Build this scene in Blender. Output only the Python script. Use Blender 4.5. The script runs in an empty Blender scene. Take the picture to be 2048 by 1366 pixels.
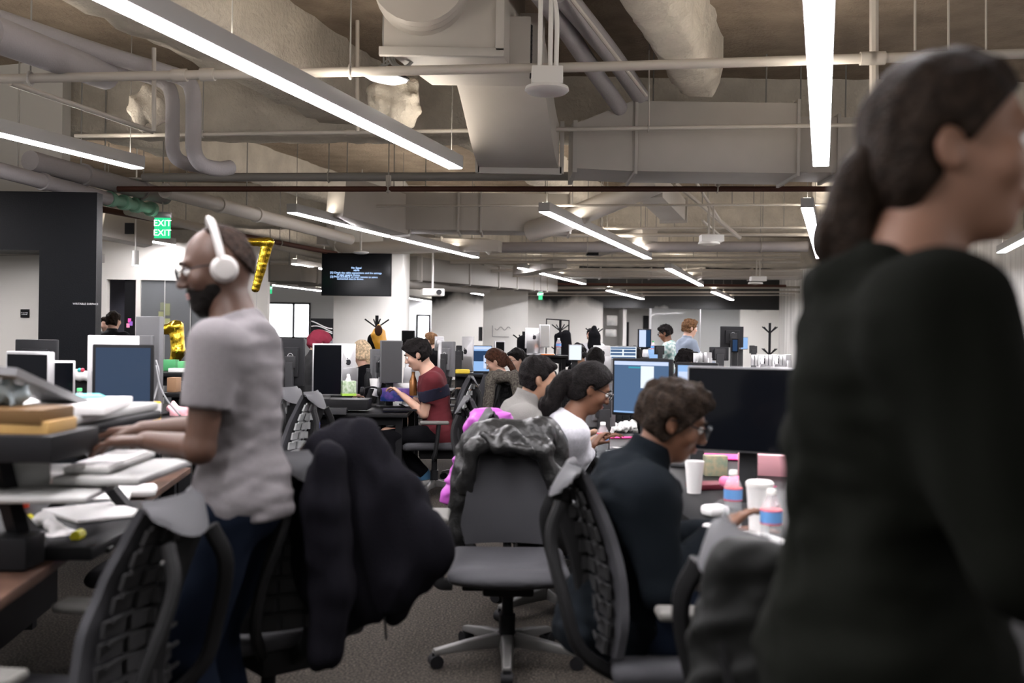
import bpy, bmesh, math, random
import numpy as np
from mathutils import Vector, Matrix, Euler
random.seed(7)
PI = math.pi
SC = bpy.context.scene
COL = SC.collection
# ------------------------------------------------------------------ camera, world, exposure
FPX, CX, CY, HC, ROLL = 2000.0, 1024.0, 682.0, 1.40, math.radians(0.8)
cam_data = bpy.data.cameras.new('camera')
cam = bpy.data.objects.new('camera', cam_data); COL.objects.link(cam)
cam_data.sensor_width = 36.0
cam_data.lens = FPX / 2048.0 * 36.0
cam_data.clip_start = 0.05; cam_data.clip_end = 200
cam_data.dof.use_dof = True
cam_data.dof.focus_distance = 9.0
cam_data.dof.aperture_fstop = 2.2
_c, _s = math.cos(ROLL), math.sin(ROLL)
_m = Matrix(((_c, -_s, 0, 0), (0, 0, -1, 0), (_s, _c, 0, HC), (0, 0, 0, 1)))
cam.matrix_world = _m
SC.camera = cam
vs = SC.view_settings
vs.view_transform = 'Standard'; vs.look = 'None'; vs.gamma = 1.0; vs.use_curve_mapping = False
vs.exposure = 2.0
world = bpy.data.worlds.new('world'); SC.world = world; world.use_nodes = True
bg = world.node_tree.nodes['Background']
bg.inputs[0].default_value = (1.0, 0.97, 0.94, 1); bg.inputs[1].default_value = 0.15
SC.cycles.max_bounces = 5; SC.cycles.diffuse_bounces = 3; SC.cycles.glossy_bounces = 3
SC.cycles.transmission_bounces = 5; SC.cycles.transparent_max_bounces = 8
SC.cycles.caustics_reflective = False; SC.cycles.caustics_refractive = False
SC.cycles.use_denoising = True
SC.cycles.sample_clamp_indirect = 4.0

def P(px, py, d):
    """world point seen at photograph pixel (px, py) at distance d along the view axis"""
    dx = (px - CX) / FPX; dz = -(py - CY) / FPX
    return Vector(((dx * _c - dz * _s) * d, d, HC + (dx * _s + dz * _c) * d))
def PX(px, d, py=700):
    return P(px, py, d).x
def onz(px, py, z):
    """point at height z seen at pixel"""
    dx = (px - CX) / FPX; dz = -(py - CY) / FPX
    zz = dx * _s + dz * _c
    return P(px, py, (z - HC) / zz)

# ------------------------------------------------------------------ materials
MATS = {}
def mat(name, col, rough=0.5, metal=0.0, spec=0.5, bump=0.0, bscale=60.0, noise=0.0, nscale=8.0, emit=None, estr=0.0,
        coat=0.0, sheen=0.0, trans=0.0, alpha=1.0, sss=0.0, col2=None, detail=4.0):
    if name in MATS: return MATS[name]
    if max(col) < .045 and spec == .5: spec = .07
    elif max(col) < .2 and spec == .5: spec = .2
    m = bpy.data.materials.new(name); m.use_nodes = True
    nt = m.node_tree; b = nt.nodes['Principled BSDF']
    c4 = (col[0], col[1], col[2], 1)
    b.inputs['Base Color'].default_value = c4
    b.inputs['Roughness'].default_value = rough
    b.inputs['Metallic'].default_value = metal
    b.inputs['Specular IOR Level'].default_value = spec
    if coat: b.inputs['Coat Weight'].default_value = coat; b.inputs['Coat Roughness'].default_value = 0.08
    if sheen: b.inputs['Sheen Weight'].default_value = sheen; b.inputs['Sheen Roughness'].default_value = 0.5
    if trans: b.inputs['Transmission Weight'].default_value = trans; b.inputs['IOR'].default_value = 1.33
    if alpha < 1: b.inputs['Alpha'].default_value = alpha
    if sss: b.inputs['Subsurface Weight'].default_value = sss; b.inputs['Subsurface Radius'].default_value = (0.02, 0.008, 0.004)
    if emit:
        b.inputs['Emission Color'].default_value = (emit[0], emit[1], emit[2], 1); b.inputs['Emission Strength'].default_value = estr
    tc = None
    if noise or bump:
        tc = nt.nodes.new('ShaderNodeTexCoord')
    if noise or col2:
        if tc is None: tc = nt.nodes.new('ShaderNodeTexCoord')
        n = nt.nodes.new('ShaderNodeTexNoise'); n.inputs['Scale'].default_value = nscale; n.inputs['Detail'].default_value = detail
        nt.links.new(tc.outputs['Object'], n.inputs['Vector'])
        r = nt.nodes.new('ShaderNodeValToRGB'); r.color_ramp.elements[0].position = 0.35; r.color_ramp.elements[1].position = 0.65
        if col2:
            r.color_ramp.elements[0].color = c4; r.color_ramp.elements[1].color = (col2[0], col2[1], col2[2], 1)
        else:
            r.color_ramp.elements[0].color = tuple(max(0, c * (1 - noise)) for c in col) + (1,)
            r.color_ramp.elements[1].color = tuple(min(1, c * (1 + noise)) for c in col) + (1,)
        nt.links.new(n.outputs['Fac'], r.inputs['Fac']); nt.links.new(r.outputs['Color'], b.inputs['Base Color'])
    if bump:
        n2 = nt.nodes.new('ShaderNodeTexNoise'); n2.inputs['Scale'].default_value = bscale; n2.inputs['Detail'].default_value = 3
        nt.links.new(tc.outputs['Object'], n2.inputs['Vector'])
        bp = nt.nodes.new('ShaderNodeBump'); bp.inputs['Strength'].default_value = bump; bp.inputs['Distance'].default_value = 0.02
        nt.links.new(n2.outputs['Fac'], bp.inputs['Height']); nt.links.new(bp.outputs['Normal'], b.inputs['Normal'])
    MATS[name] = m
    return m

# ------------------------------------------------------------------ mesh builder
def _frame(d):
    d = Vector(d).normalized()
    up = Vector((0, 0, 1)) if abs(d.z) < 0.95 else Vector((1, 0, 0))
    a = up.cross(d).normalized(); b = d.cross(a)
    return a, b
def rotz(a): return Matrix.Rotation(a, 3, 'Z')
def rotx(a): return Matrix.Rotation(a, 3, 'X')
def roty(a): return Matrix.Rotation(a, 3, 'Y')

class MB:
    def __init__(s): s.v = []; s.f = []; s.mi = []; s.cur = 0
    def add(s, vs_, fs):
        o = len(s.v); s.v += [tuple(v) for v in vs_]
        for f in fs: s.f.append(tuple(i + o for i in f)); s.mi.append(s.cur)
        return s
    def m(s, i): s.cur = i; return s
    def box(s, c, size, R=None):
        c = Vector(c); hx, hy, hz = size[0] / 2, size[1] / 2, size[2] / 2
        vs_ = []
        for x, y, z in ((-1,-1,-1),(1,-1,-1),(1,1,-1),(-1,1,-1),(-1,-1,1),(1,-1,1),(1,1,1),(-1,1,1)):
            p = Vector((x * hx, y * hy, z * hz))
            if R is not None: p = R @ p
            vs_.append(c + p)
        return s.add(vs_, [(0,3,2,1),(4,5,6,7),(0,1,5,4),(1,2,6,5),(2,3,7,6),(3,0,4,7)])
    def box2(s, lo, hi, R=None):
        return s.box([(a + b) / 2 for a, b in zip(lo, hi)], [b - a for a, b in zip(lo, hi)], R)
    def beam(s, p0, p1, w, h, up=(0, 0, 1)):
        """rectangular bar from p0 to p1, w across, h along up"""
        p0 = Vector(p0); p1 = Vector(p1); d = (p1 - p0).normalized(); up = Vector(up)
        a = d.cross(up)
        if a.length < 1e-5: a = d.cross(Vector((1, 0, 0)))
        a.normalize(); b = a.cross(d)
        vs_ = []
        for p in (p0, p1):
            for sx, sy in ((-1, -1), (1, -1), (1, 1), (-1, 1)):
                vs_.append(p + a * (sx * w / 2) + b * (sy * h / 2))
        return s.add(vs_, [(0,1,2,3),(7,6,5,4),(0,4,5,1),(1,5,6,2),(2,6,7,3),(3,7,4,0)])
    def tube(s, pts, r, seg=10, cap=True, flat=1.0, closed=False):
        pts = [Vector(p) for p in pts]; n = len(pts)
        rs = r if isinstance(r, (list, tuple)) else [r] * n
        a = None; vs_ = []
        for i, p in enumerate(pts):
            if closed: t = pts[(i + 1) % n] - pts[i - 1]
            elif i == 0: t = pts[1] - p
            elif i == n - 1: t = p - pts[-2]
            else: t = (pts[i + 1] - p).normalized() + (p - pts[i - 1]).normalized()
            t.normalize()
            if a is None: a, b = _frame(t)
            else:
                a = (a - t * a.dot(t)).normalized(); b = t.cross(a)
            for k in range(seg):
                w = 2 * PI * k / seg
                vs_.append(p + a * (math.cos(w) * rs[i]) + b * (math.sin(w) * rs[i] * flat))
        fs = []
        for i in range(n if closed else n - 1):
            j = (i + 1) % n
            for k in range(seg):
                k2 = (k + 1) % seg
                fs.append((i * seg + k, i * seg + k2, j * seg + k2, j * seg + k))
        if cap and not closed:
            fs.append(tuple(range(seg))[::-1]); fs.append(tuple((n - 1) * seg + k for k in range(seg)))
        return s.add(vs_, fs)
    def cyl(s, p0, p1, r0, r1=None, seg=16):
        return s.tube([p0, p1], [r0, r0 if r1 is None else r1], seg)
    def lathe(s, prof, c=(0, 0, 0), seg=20, R=None):
        c = Vector(c); vs_ = []; fs = []
        for r, z in prof:
            for k in range(seg):
                w = 2 * PI * k / seg
                p = Vector((r * math.cos(w), r * math.sin(w), z))
                if R is not None: p = R @ p
                vs_.append(c + p)
        for i in range(len(prof) - 1):
            for k in range(seg):
                k2 = (k + 1) % seg
                fs.append((i * seg + k, i * seg + k2, (i + 1) * seg + k2, (i + 1) * seg + k))
        fs.append(tuple(range(seg))[::-1]); fs.append(tuple((len(prof) - 1) * seg + k for k in range(seg)))
        return s.add(vs_, fs)
    def ball(s, c, r, R=None, seg=14, rings=9):
        if not isinstance(r, (list, tuple)): r = (r, r, r)
        prof = []
        c = Vector(c); vs_ = []; fs = []
        for i in range(rings + 1):
            t = PI * i / rings; rr = max(math.sin(t), 1e-3)
            for k in range(seg):
                w = 2 * PI * k / seg
                p = Vector((r[0] * rr * math.cos(w), r[1] * rr * math.sin(w), -r[2] * math.cos(t)))
                if R is not None: p = R @ p
                vs_.append(c + p)
        for i in range(rings):
            for k in range(seg):
                k2 = (k + 1) % seg
                fs.append((i * seg + k, i * seg + k2, (i + 1) * seg + k2, (i + 1) * seg + k))
        fs.append(tuple(range(seg))[::-1]); fs.append(tuple(rings * seg + k for k in range(seg)))
        return s.add(vs_, fs)
    def prism(s, poly, origin, ax, ay, depth):
        """polygon in plane (ax, ay) at origin, extruded along ax x ay by depth"""
        o = Vector(origin); ax = Vector(ax); ay = Vector(ay); n = ax.cross(ay).normalized() * depth
        k = len(poly)
        a = [o + ax * p[0] + ay * p[1] for p in poly]
        vs_ = a + [p + n for p in a]
        fs = [tuple(range(k))[::-1], tuple(range(k, 2 * k))] + [(i, (i + 1) % k, k + (i + 1) % k, k + i) for i in range(k)]
        return s.add(vs_, fs)
    def grid(s, fn, nu, nv, thick=None):
        """surface fn(u,v)->Vector, optional thickness vector function"""
        vs_ = [Vector(fn(i / nu, j / nv)) for j in range(nv + 1) for i in range(nu + 1)]
        W = nu + 1
        if thick is None:
            return s.add(vs_, [(j*W+i, j*W+i+1, (j+1)*W+i+1, (j+1)*W+i) for j in range(nv) for i in range(nu)])
        n0 = len(vs_); back = [p + Vector(thick(i / nu, j / nv)) for (p, (i, j)) in zip(vs_, [(i, j) for j in range(nv + 1) for i in range(nu + 1)])]
        fs = []
        for j in range(nv):
            for i in range(nu):
                q = (j*W+i, j*W+i+1, (j+1)*W+i+1, (j+1)*W+i)
                fs.append(q); fs.append(tuple(x + n0 for x in q[::-1]))
        for i in range(nu):
            fs.append((i + 1, i, i + n0, i + 1 + n0)); t = nv * W
            fs.append((t + i, t + i + 1, t + i + 1 + n0, t + i + n0))
        for j in range(nv):
            a, b = j * W, (j + 1) * W
            fs.append((a, b, b + n0, a + n0)); a += nu; b += nu
            fs.append((b, a, a + n0, b + n0))
        return s.add(vs_ + back, fs)
    def build(s, name, mats, parent=None, bev=0.0, bseg=2, sharp=40, loc=None, sub=0, recalc=True):
        me = bpy.data.meshes.new(name)
        me.from_pydata(s.v, [], s.f)
        if not isinstance(mats, (list, tuple)): mats = [mats]
        for m_ in mats: me.materials.append(m_)
        if len(mats) > 1: me.polygons.foreach_set('material_index', s.mi)
        bm = bmesh.new(); bm.from_mesh(me)
        if recalc: bmesh.ops.recalc_face_normals(bm, faces=bm.faces)
        if bev:
            es = [e for e in bm.edges if len(e.link_faces) == 2 and e.calc_face_angle(0) > 0.6]
            bmesh.ops.bevel(bm, geom=es, offset=bev, segments=bseg, profile=0.5, affect='EDGES', clamp_overlap=True)
        ang = math.radians(sharp)
        for f in bm.faces: f.smooth = True
        for e in bm.edges:
            if len(e.link_faces) == 2 and e.calc_face_angle(0) > ang: e.smooth = False
        bm.to_mesh(me); bm.free()
        o = bpy.data.objects.new(name, me); COL.objects.link(o)
        if sub:
            md = o.modifiers.new('sub', 'SUBSURF'); md.levels = sub; md.render_levels = sub
        if parent: o.parent = parent
        if loc is not None: o.location = loc
        return o

def tag(o, label=None, cat=None, group=None, kind=None):
    if label: o['label'] = label
    if cat: o['category'] = cat
    if group: o['group'] = group
    if kind: o['kind'] = kind
    return o
def empty(name, loc=(0, 0, 0), rz=0.0, label=None, cat=None, group=None):
    o = bpy.data.objects.new(name, None); o.empty_display_size = 0.1
    COL.objects.link(o); o.location = loc; o.rotation_euler = (0, 0, rz)
    return tag(o, label, cat, group)
def struct(o): o['kind'] = 'structure'; return o
def dup(root, loc, rz, label=None, group=None, skip=()):
    def cp(o, par):
        c = o.copy(); COL.objects.link(c); c.parent = par
        for ch in list(o.children): cp(ch, c)
        return c
    r = root.copy(); COL.objects.link(r); r.location = loc; r.rotation_euler = (0, 0, rz)
    for k in ('label', 'group'):
        if k in r: del r[k]
    for ch in list(root.children):
        if ch.name.split('.')[0] not in skip: cp(ch, r)
    if label: r['label'] = label
    if group: r['group'] = group
    return r
def arc(c, r, a0, a1, n, ax, ay):
    c = Vector(c); ax = Vector(ax); ay = Vector(ay)
    return [c + ax * (r * math.cos(a0 + (a1 - a0) * i / n)) + ay * (r * math.sin(a0 + (a1 - a0) * i / n)) for i in range(n + 1)]
def bez(pts, n=12):
    """Catmull-Rom through pts"""
    pts = [Vector(p) for p in pts]; out = []
    q = [pts[0] * 2 - pts[1]] + pts + [pts[-1] * 2 - pts[-2]]
    for i in range(1, len(q) - 2):
        for k in range(n):
            t = k / n
            out.append(0.5 * ((2 * q[i]) + (q[i+1] - q[i-1]) * t + (2*q[i-1] - 5*q[i] + 4*q[i+1] - q[i+2]) * t*t + (3*q[i] - q[i-1] - 3*q[i+1] + q[i+2]) * t**3))
    out.append(pts[-1]); return out
def text_obj(name, s, size, m, parent, loc, rot, extrude=0.0005):
    cu = bpy.data.curves.new(name, 'FONT'); cu.body = s; cu.size = size; cu.extrude = extrude
    cu.align_x = 'CENTER'; cu.align_y = 'CENTER'; cu.resolution_u = 2
    cu.materials.append(m)
    tmp = bpy.data.objects.new(name + '_curve', cu); COL.objects.link(tmp)
    bpy.context.view_layer.update()
    me = bpy.data.meshes.new_from_object(tmp.evaluated_get(bpy.context.evaluated_depsgraph_get()))
    bpy.data.objects.remove(tmp); bpy.data.curves.remove(cu)
    if not me.materials: me.materials.append(m)
    o = bpy.data.objects.new(name, me); COL.objects.link(o)
    if parent: o.parent = parent
    o.location = loc; o.rotation_euler = rot
    return o

# ------------------------------------------------------------------ signed-distance modelling
class Vox:
    def __init__(s, lo, hi, h):
        s.h = h; s.lo = np.array(lo, float) - 2 * h
        n = np.ceil((np.array(hi, float) + 2 * h - s.lo) / h).astype(int) + 1
        s.ax = [(s.lo[i] + h * np.arange(n[i])).astype(np.float32) for i in range(3)]
        s.D = np.full(tuple(n), 1.0, np.float32)
    def blk(s, lo, hi, pad):
        sl = []; g = []
        for i in range(3):
            a = max(0, int((lo[i] - pad - s.lo[i]) / s.h)); b = min(len(s.ax[i]), int((hi[i] + pad - s.lo[i]) / s.h) + 2)
            if b <= a: return None, None
            sl.append(slice(a, b)); sh = [1, 1, 1]; sh[i] = -1
            g.append(s.ax[i][a:b].reshape(sh))
        return tuple(sl), g
    def comb(s, sl, d, k, mode):
        D = s.D[sl]
        if mode == 'add':
            r = np.minimum(D, d)
            if k > 0: r = r - np.maximum(k - np.abs(D - d), 0) ** 2 / (4 * k)
        else:
            d = -d; r = np.maximum(D, d)
            if k > 0: r = r + np.maximum(k - np.abs(D - d), 0) ** 2 / (4 * k)
        s.D[sl] = r
    def cap(s, a, b, ra, rb=None, k=0.0, mode='add', flat=None, cut=None):
        rb = ra if rb is None else rb
        a = np.array(a, float); b = np.array(b, float); R = max(ra, rb)
        sl, g = s.blk(np.minimum(a, b) - R, np.maximum(a, b) + R, 3 * s.h + k)
        if sl is None: return s
        ba = b - a; L2 = float(ba @ ba) + 1e-9
        px, py, pz = g[0] - a[0], g[1] - a[1], g[2] - a[2]
        t = np.clip((px * ba[0] + py * ba[1] + pz * ba[2]) / L2, 0, 1)
        qx, qy, qz = px - t * ba[0], py - t * ba[1], pz - t * ba[2]
        if flat is not None:
            n, sc = np.array(flat[0], float), flat[1]; n /= np.linalg.norm(n)
            dn = (qx * n[0] + qy * n[1] + qz * n[2]) * (1 / sc - 1)
            qx, qy, qz = qx + dn * n[0], qy + dn * n[1], qz + dn * n[2]
        d = np.sqrt(qx * qx + qy * qy + qz * qz) - (ra + (rb - ra) * t)
        if flat is not None: d = d * flat[1] if flat[1] < 1 else d
        if cut is not None:
            for cp, cn in cut:
                cn = np.array(cn, float); cn /= np.linalg.norm(cn)
                d = np.maximum(d, (g[0] - cp[0]) * cn[0] + (g[1] - cp[1]) * cn[1] + (g[2] - cp[2]) * cn[2])
        s.comb(sl, d.astype(np.float32), k, mode); return s
    def ell(s, c, r, R=None, k=0.0, mode='add', cut=None):
        c = np.array(c, float); r = np.array(r, float); m = float(r.max())
        ext = r if R is None else np.full(3, m)
        sl, g = s.blk(c - ext, c + ext, 3 * s.h + k)
        if sl is None: return s
        px, py, pz = g[0] - c[0], g[1] - c[1], g[2] - c[2]
        if R is not None:
            R = np.array(R)  # columns = local axes in world
            px, py, pz = (px * R[0][0] + py * R[1][0] + pz * R[2][0], px * R[0][1] + py * R[1][1] + pz * R[2][1], px * R[0][2] + py * R[1][2] + pz * R[2][2])
        k0 = np.sqrt((px / r[0]) ** 2 + (py / r[1]) ** 2 + (pz / r[2]) ** 2)
        k1 = np.sqrt((px / r[0] ** 2) ** 2 + (py / r[1] ** 2) ** 2 + (pz / r[2] ** 2) ** 2) + 1e-6
        d = k0 * (k0 - 1) / k1
        if cut is not None:
            for cp, cn in cut:
                cn = np.array(cn, float); cn /= np.linalg.norm(cn)
                d = np.maximum(d, (g[0] - cp[0]) * cn[0] + (g[1] - cp[1]) * cn[1] + (g[2] - cp[2]) * cn[2])
        s.comb(sl, d.astype(np.float32), k, mode); return s
    def rbox(s, c, half, rad, R=None, k=0.0, mode='add'):
        c = np.array(c, float); half = np.array(half, float); e = np.full(3, np.linalg.norm(half)) if R is not None else half
        sl, g = s.blk(c - e, c + e, 3 * s.h + k)
        if sl is None: return s
        px, py, pz = g[0] - c[0], g[1] - c[1], g[2] - c[2]
        if R is not None:
            R = np.array(R)
            px, py, pz = (px * R[0][0] + py * R[1][0] + pz * R[2][0], px * R[0][1] + py * R[1][1] + pz * R[2][1], px * R[0][2] + py * R[1][2] + pz * R[2][2])
        qx, qy, qz = np.abs(px) - half[0] + rad, np.abs(py) - half[1] + rad, np.abs(pz) - half[2] + rad
        d = np.sqrt(np.maximum(qx, 0) ** 2 + np.maximum(qy, 0) ** 2 + np.maximum(qz, 0) ** 2) + np.minimum(np.maximum(qx, np.maximum(qy, qz)), 0) - rad
        s.comb(sl, d.astype(np.float32), k, mode); return s
    def plane(s, p, n):
        """cut away everything on the +n side of p"""
        n = np.array(n, float); n /= np.linalg.norm(n)
        d = (s.ax[0].reshape(-1,1,1) - p[0]) * n[0] + (s.ax[1].reshape(1,-1,1) - p[1]) * n[1] + (s.ax[2].reshape(1,1,-1) - p[2]) * n[2]
        s.D = np.maximum(s.D, d.astype(np.float32)); return s
    def noise(s, amp, sc, seed=0, stretch=(1, 1, 1)):
        rng = np.random.RandomState(seed)
        x, y, z = (s.ax[i].reshape([-1 if j == i else 1 for j in range(3)]) * stretch[i] for i in range(3))
        n = 0
        w = np.sin(x * sc * .7 + 1.3 + np.sin(y * sc * .9)) * .8 + np.sin(z * sc * .6 + y * sc * .5) * .8
        for i in range(4):
            v = rng.normal(size=3); v /= np.linalg.norm(v); ph = rng.rand() * 6
            n = n + np.sin((x * v[0] + y * v[1] + z * v[2]) * sc * (1 + .45 * i) + ph + w) / (1 + .4 * i)
        s.D = s.D + (n * amp * .5).astype(np.float32); return s
    def mesh(s, name, mats, parent=None, sm=1):
        D = s.D; h = s.h
        ins = D < 0
        c = ins.astype(np.int8)
        S = (c[:-1,:-1,:-1] + c[1:,:-1,:-1] + c[:-1,1:,:-1] + c[1:,1:,:-1] + c[:-1,:-1,1:] + c[1:,:-1,1:] + c[:-1,1:,1:] + c[1:,1:,1:])
        act = (S > 0) & (S < 8)
        I, J, K = np.nonzero(act); n = len(I)
        idx = np.full(act.shape, -1, np.int32); idx[I, J, K] = np.arange(n)
        off = [(0,0,0),(1,0,0),(0,1,0),(1,1,0),(0,0,1),(1,0,1),(0,1,1),(1,1,1)]
        V = np.stack([D[I + a, J + b, K + c_] for a, b, c_ in off], 1)
        acc = np.zeros((n, 3)); cnt = np.zeros(n)
        for e0, e1 in ((0,1),(2,3),(4,5),(6,7),(0,2),(1,3),(4,6),(5,7),(0,4),(1,5),(2,6),(3,7)):
            a, b = V[:, e0], V[:, e1]; m_ = (a < 0) != (b < 0)
            t = np.where(m_, a / np.where(m_, a - b, 1), 0)
            o0 = np.array(off[e0]); o1 = np.array(off[e1])
            acc += np.where(m_[:, None], o0 + (o1 - o0) * t[:, None], 0); cnt += m_
        pos = np.stack([I, J, K], 1) + acc / cnt[:, None]
        pos = pos * h + s.lo
        faces = []
        for axn in range(3):
            sl0 = [slice(1, -1)] * 3; sl0[axn] = slice(0, -1)
            sl1 = [slice(1, -1)] * 3; sl1[axn] = slice(1, None)
            A = ins[tuple(sl0)]; B = ins[tuple(sl1)]
            a, b, c_ = np.nonzero(A != B); sg = A[a, b, c_]
            g = [a + (0 if axn == 0 else 1), b + (0 if axn == 1 else 1), c_ + (0 if axn == 2 else 1)]
            u, w = (axn + 1) % 3, (axn + 2) % 3
            def at(du, dw):
                q = [g[0].copy(), g[1].copy(), g[2].copy()]; q[u] -= du; q[w] -= dw
                return idx[q[0], q[1], q[2]]
            Q = np.stack([at(1, 1), at(0, 1), at(0, 0), at(1, 0)], 1)
            Q[~sg] = Q[~sg][:, ::-1]
            faces.append(Q)
        F_ = np.concatenate(faces) if faces else np.zeros((0, 4), int)
        for _ in range(sm):
            acc = np.zeros((n, 3)); cnt = np.zeros(n)
            for i in range(4):
                np.add.at(acc, F_[:, i], pos[F_[:, (i + 1) % 4]]); np.add.at(cnt, F_[:, i], 1)
            pos = pos * .5 + acc / np.maximum(cnt, 1)[:, None] * .5
        me = bpy.data.meshes.new(name)
        me.vertices.add(n); me.vertices.foreach_set('co', pos.astype(np.float32).ravel())
        nf = len(F_); me.loops.add(nf * 4); me.loops.foreach_set('vertex_index', F_.astype(np.int32).ravel())
        me.polygons.add(nf); me.polygons.foreach_set('loop_start', np.arange(0, nf * 4, 4, dtype=np.int32))
        me.polygons.foreach_set('use_smooth', np.ones(nf, bool))
        me.update(calc_edges=True); me.validate()
        if not isinstance(mats, (list, tuple)): mats = [mats]
        for m_ in mats: me.materials.append(m_)
        o = bpy.data.objects.new(name, me); COL.objects.link(o)
        if parent: o.parent = parent
        return o
# ------------------------------------------------------------------ shared materials
M_white = mat('white_paint', (.76, .75, .72), .6)
M_metalw = mat('painted_metal', (.46, .435, .40), .55)
M_pipe = mat('pipe_paint', (.50, .465, .415), .5)
M_lilac = mat('grey_pipe_lagging', (.36, .34, .345), .7, bump=.2)
M_brown = mat('red_oxide_pipe', (.085, .035, .025), .5)
M_green = mat('green_pipe', (.22, .42, .30), .5)
M_duct = mat('duct_sheet_metal', (.47, .44, .40), .5, noise=.06, nscale=1.5)
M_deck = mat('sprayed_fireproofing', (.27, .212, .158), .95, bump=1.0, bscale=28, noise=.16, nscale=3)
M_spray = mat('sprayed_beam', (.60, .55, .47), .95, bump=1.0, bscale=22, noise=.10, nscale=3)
M_black = mat('black_plastic', (.012, .012, .013), .45)
M_blackm = mat('black_metal', (.01, .01, .011), .4)
M_dark = mat('dark_grey_plastic', (.035, .035, .037), .5)
M_grey = mat('grey_plastic', (.16, .16, .165), .45)
M_silver = mat('silver_aluminium', (.55, .55, .56), .3, metal=.7)
M_light = mat('light_grey_plastic', (.30, .30, .29), .45)
M_gloss = mat('glossy_white', (.75, .75, .76), .25)
M_paper = mat('white_paper', (.68, .67, .66), .7)
M_emit = mat('lamp_diffuser', (1, 1, 1), .5, emit=(1.0, .965, 1.0), estr=24.0)
M_uplight = mat('added_uplight', (1, 1, 1), .5, emit=(1.0, .90, .78), estr=6.5)  # added glow on the fixture tops that lifts the ceiling brightness
M_rod = mat('galvanised_rod', (.30, .29, .27), .5, metal=.3)

# ------------------------------------------------------------------ shell
def carpet_material():
    m = mat('speckled_carpet', (.05, .045, .04), .95, bump=.6, bscale=220)
    nt = m.node_tree; b = nt.nodes['Principled BSDF']
    tc = nt.nodes.new('ShaderNodeTexCoord')
    v = nt.nodes.new('ShaderNodeTexNoise'); v.inputs['Scale'].default_value = 95; v.inputs['Detail'].default_value = 2
    r = nt.nodes.new('ShaderNodeValToRGB'); e = r.color_ramp.elements
    e[0].position = .45; e[0].color = (.014, .012, .010, 1); e[1].position = .75; e[1].color = (.10, .082, .066, 1)
    nt.links.new(tc.outputs['Object'], v.inputs['Vector']); nt.links.new(v.outputs['Fac'], r.inputs['Fac'])
    nt.links.new(r.outputs['Color'], b.inputs['Base Color']); return m
struct(MB().box2((-16, -1.2, -.1), (13, 44, 0)).build('floor', carpet_material()))
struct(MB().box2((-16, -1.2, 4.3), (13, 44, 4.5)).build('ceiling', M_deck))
XR = 9.6
def streak_material():
    m = mat('streaked_white_wall', (.66, .65, .61), .6)
    nt = m.node_tree; b = nt.nodes['Principled BSDF']
    tc = nt.nodes.new('ShaderNodeTexCoord'); mp = nt.nodes.new('ShaderNodeMapping'); mp.inputs['Scale'].default_value = (2.2, 2.2, .12)
    n = nt.nodes.new('ShaderNodeTexNoise'); n.inputs['Scale'].default_value = 3; n.inputs['Detail'].default_value = 6
    r = nt.nodes.new('ShaderNodeValToRGB'); e = r.color_ramp.elements
    e[0].position = .3; e[0].color = (.52, .51, .49, 1); e[1].position = .62; e[1].color = (.82, .81, .78, 1)
    nt.links.new(tc.outputs['Object'], mp.inputs[0]); nt.links.new(mp.outputs[0], n.inputs['Vector']); nt.links.new(n.outputs['Fac'], r.inputs[0]); nt.links.new(r.outputs[0], b.inputs['Base Color'])
    return m
struct(MB().box2((XR, 2, 0), (XR + .2, 37, 4.3)).build('wall_right', streak_material()))

# white wall with black chalk paint brushed along its top
def brushed_material(nm='wall_black_brushed_top', off=-3.12):
    m = mat(nm, (.62, .61, .57), .35)
    nt = m.node_tree; b = nt.nodes['Principled BSDF']
    tc = nt.nodes.new('ShaderNodeTexCoord'); sp = nt.nodes.new('ShaderNodeSeparateXYZ')
    n = nt.nodes.new('ShaderNodeTexNoise'); n.inputs['Scale'].default_value = .5; n.inputs['Detail'].default_value = 4
    mp = nt.nodes.new('ShaderNodeMapping'); mp.inputs['Scale'].default_value = (1.6, 1, .5)
    a = nt.nodes.new('ShaderNodeMath'); a.operation = 'MULTIPLY_ADD'; a.inputs[1].default_value = 1.6; 
    r = nt.nodes.new('ShaderNodeValToRGB'); e = r.color_ramp.elements
    e[0].position = .24; e[0].color = (.80, .79, .75, 1); e[1].position = .60; e[1].color = (.012, .013, .014, 1)
    sc = nt.nodes.new('ShaderNodeMath'); sc.operation = 'MULTIPLY_ADD'; sc.inputs[1].default_value = .95; sc.inputs[2].default_value = off
    nt.links.new(tc.outputs['Object'], sp.inputs[0]); nt.links.new(tc.outputs['Object'], mp.inputs[0]); nt.links.new(mp.outputs[0], n.inputs['Vector'])
    nt.links.new(n.outputs['Fac'], a.inputs[0]); nt.links.new(sp.outputs['Z'], sc.inputs[0]); nt.links.new(sc.outputs[0], a.inputs[2])
    nt.links.new(a.outputs[0], r.inputs[0]); nt.links.new(r.outputs[0], b.inputs['Base Color'])
    return m
M_brush = brushed_material(); M_brush2 = brushed_material('header_black_brushed', -2.62)
YB = 36.0
x0, x1, x2, x3 = PX(862, YB), PX(1205, YB), PX(1300, YB), XR
struct(MB().box2((x0, YB, 0), (x1, YB + .2, 4.3)).build('wall_far_white', M_brush))
struct(MB().box2((x1, YB, 2.66), (x3, YB + .2, 4.3)).build('wall_far_header', M_brush2))
struct(MB().box2((x1, YB + 2.0, 0), (x3, YB + 2.2, 3.1)).build('wall_far_recess', M_white))
struct(MB().box2((PX(1480, YB), YB, 0), (x3, YB + .2, 2.66)).build('wall_far_corner', M_brush))
struct(MB().box2((PX(1247, YB), YB + .3, 0), (PX(1254, YB), YB + 1.9, 2.66)).build('wall_far_return', M_white))
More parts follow.
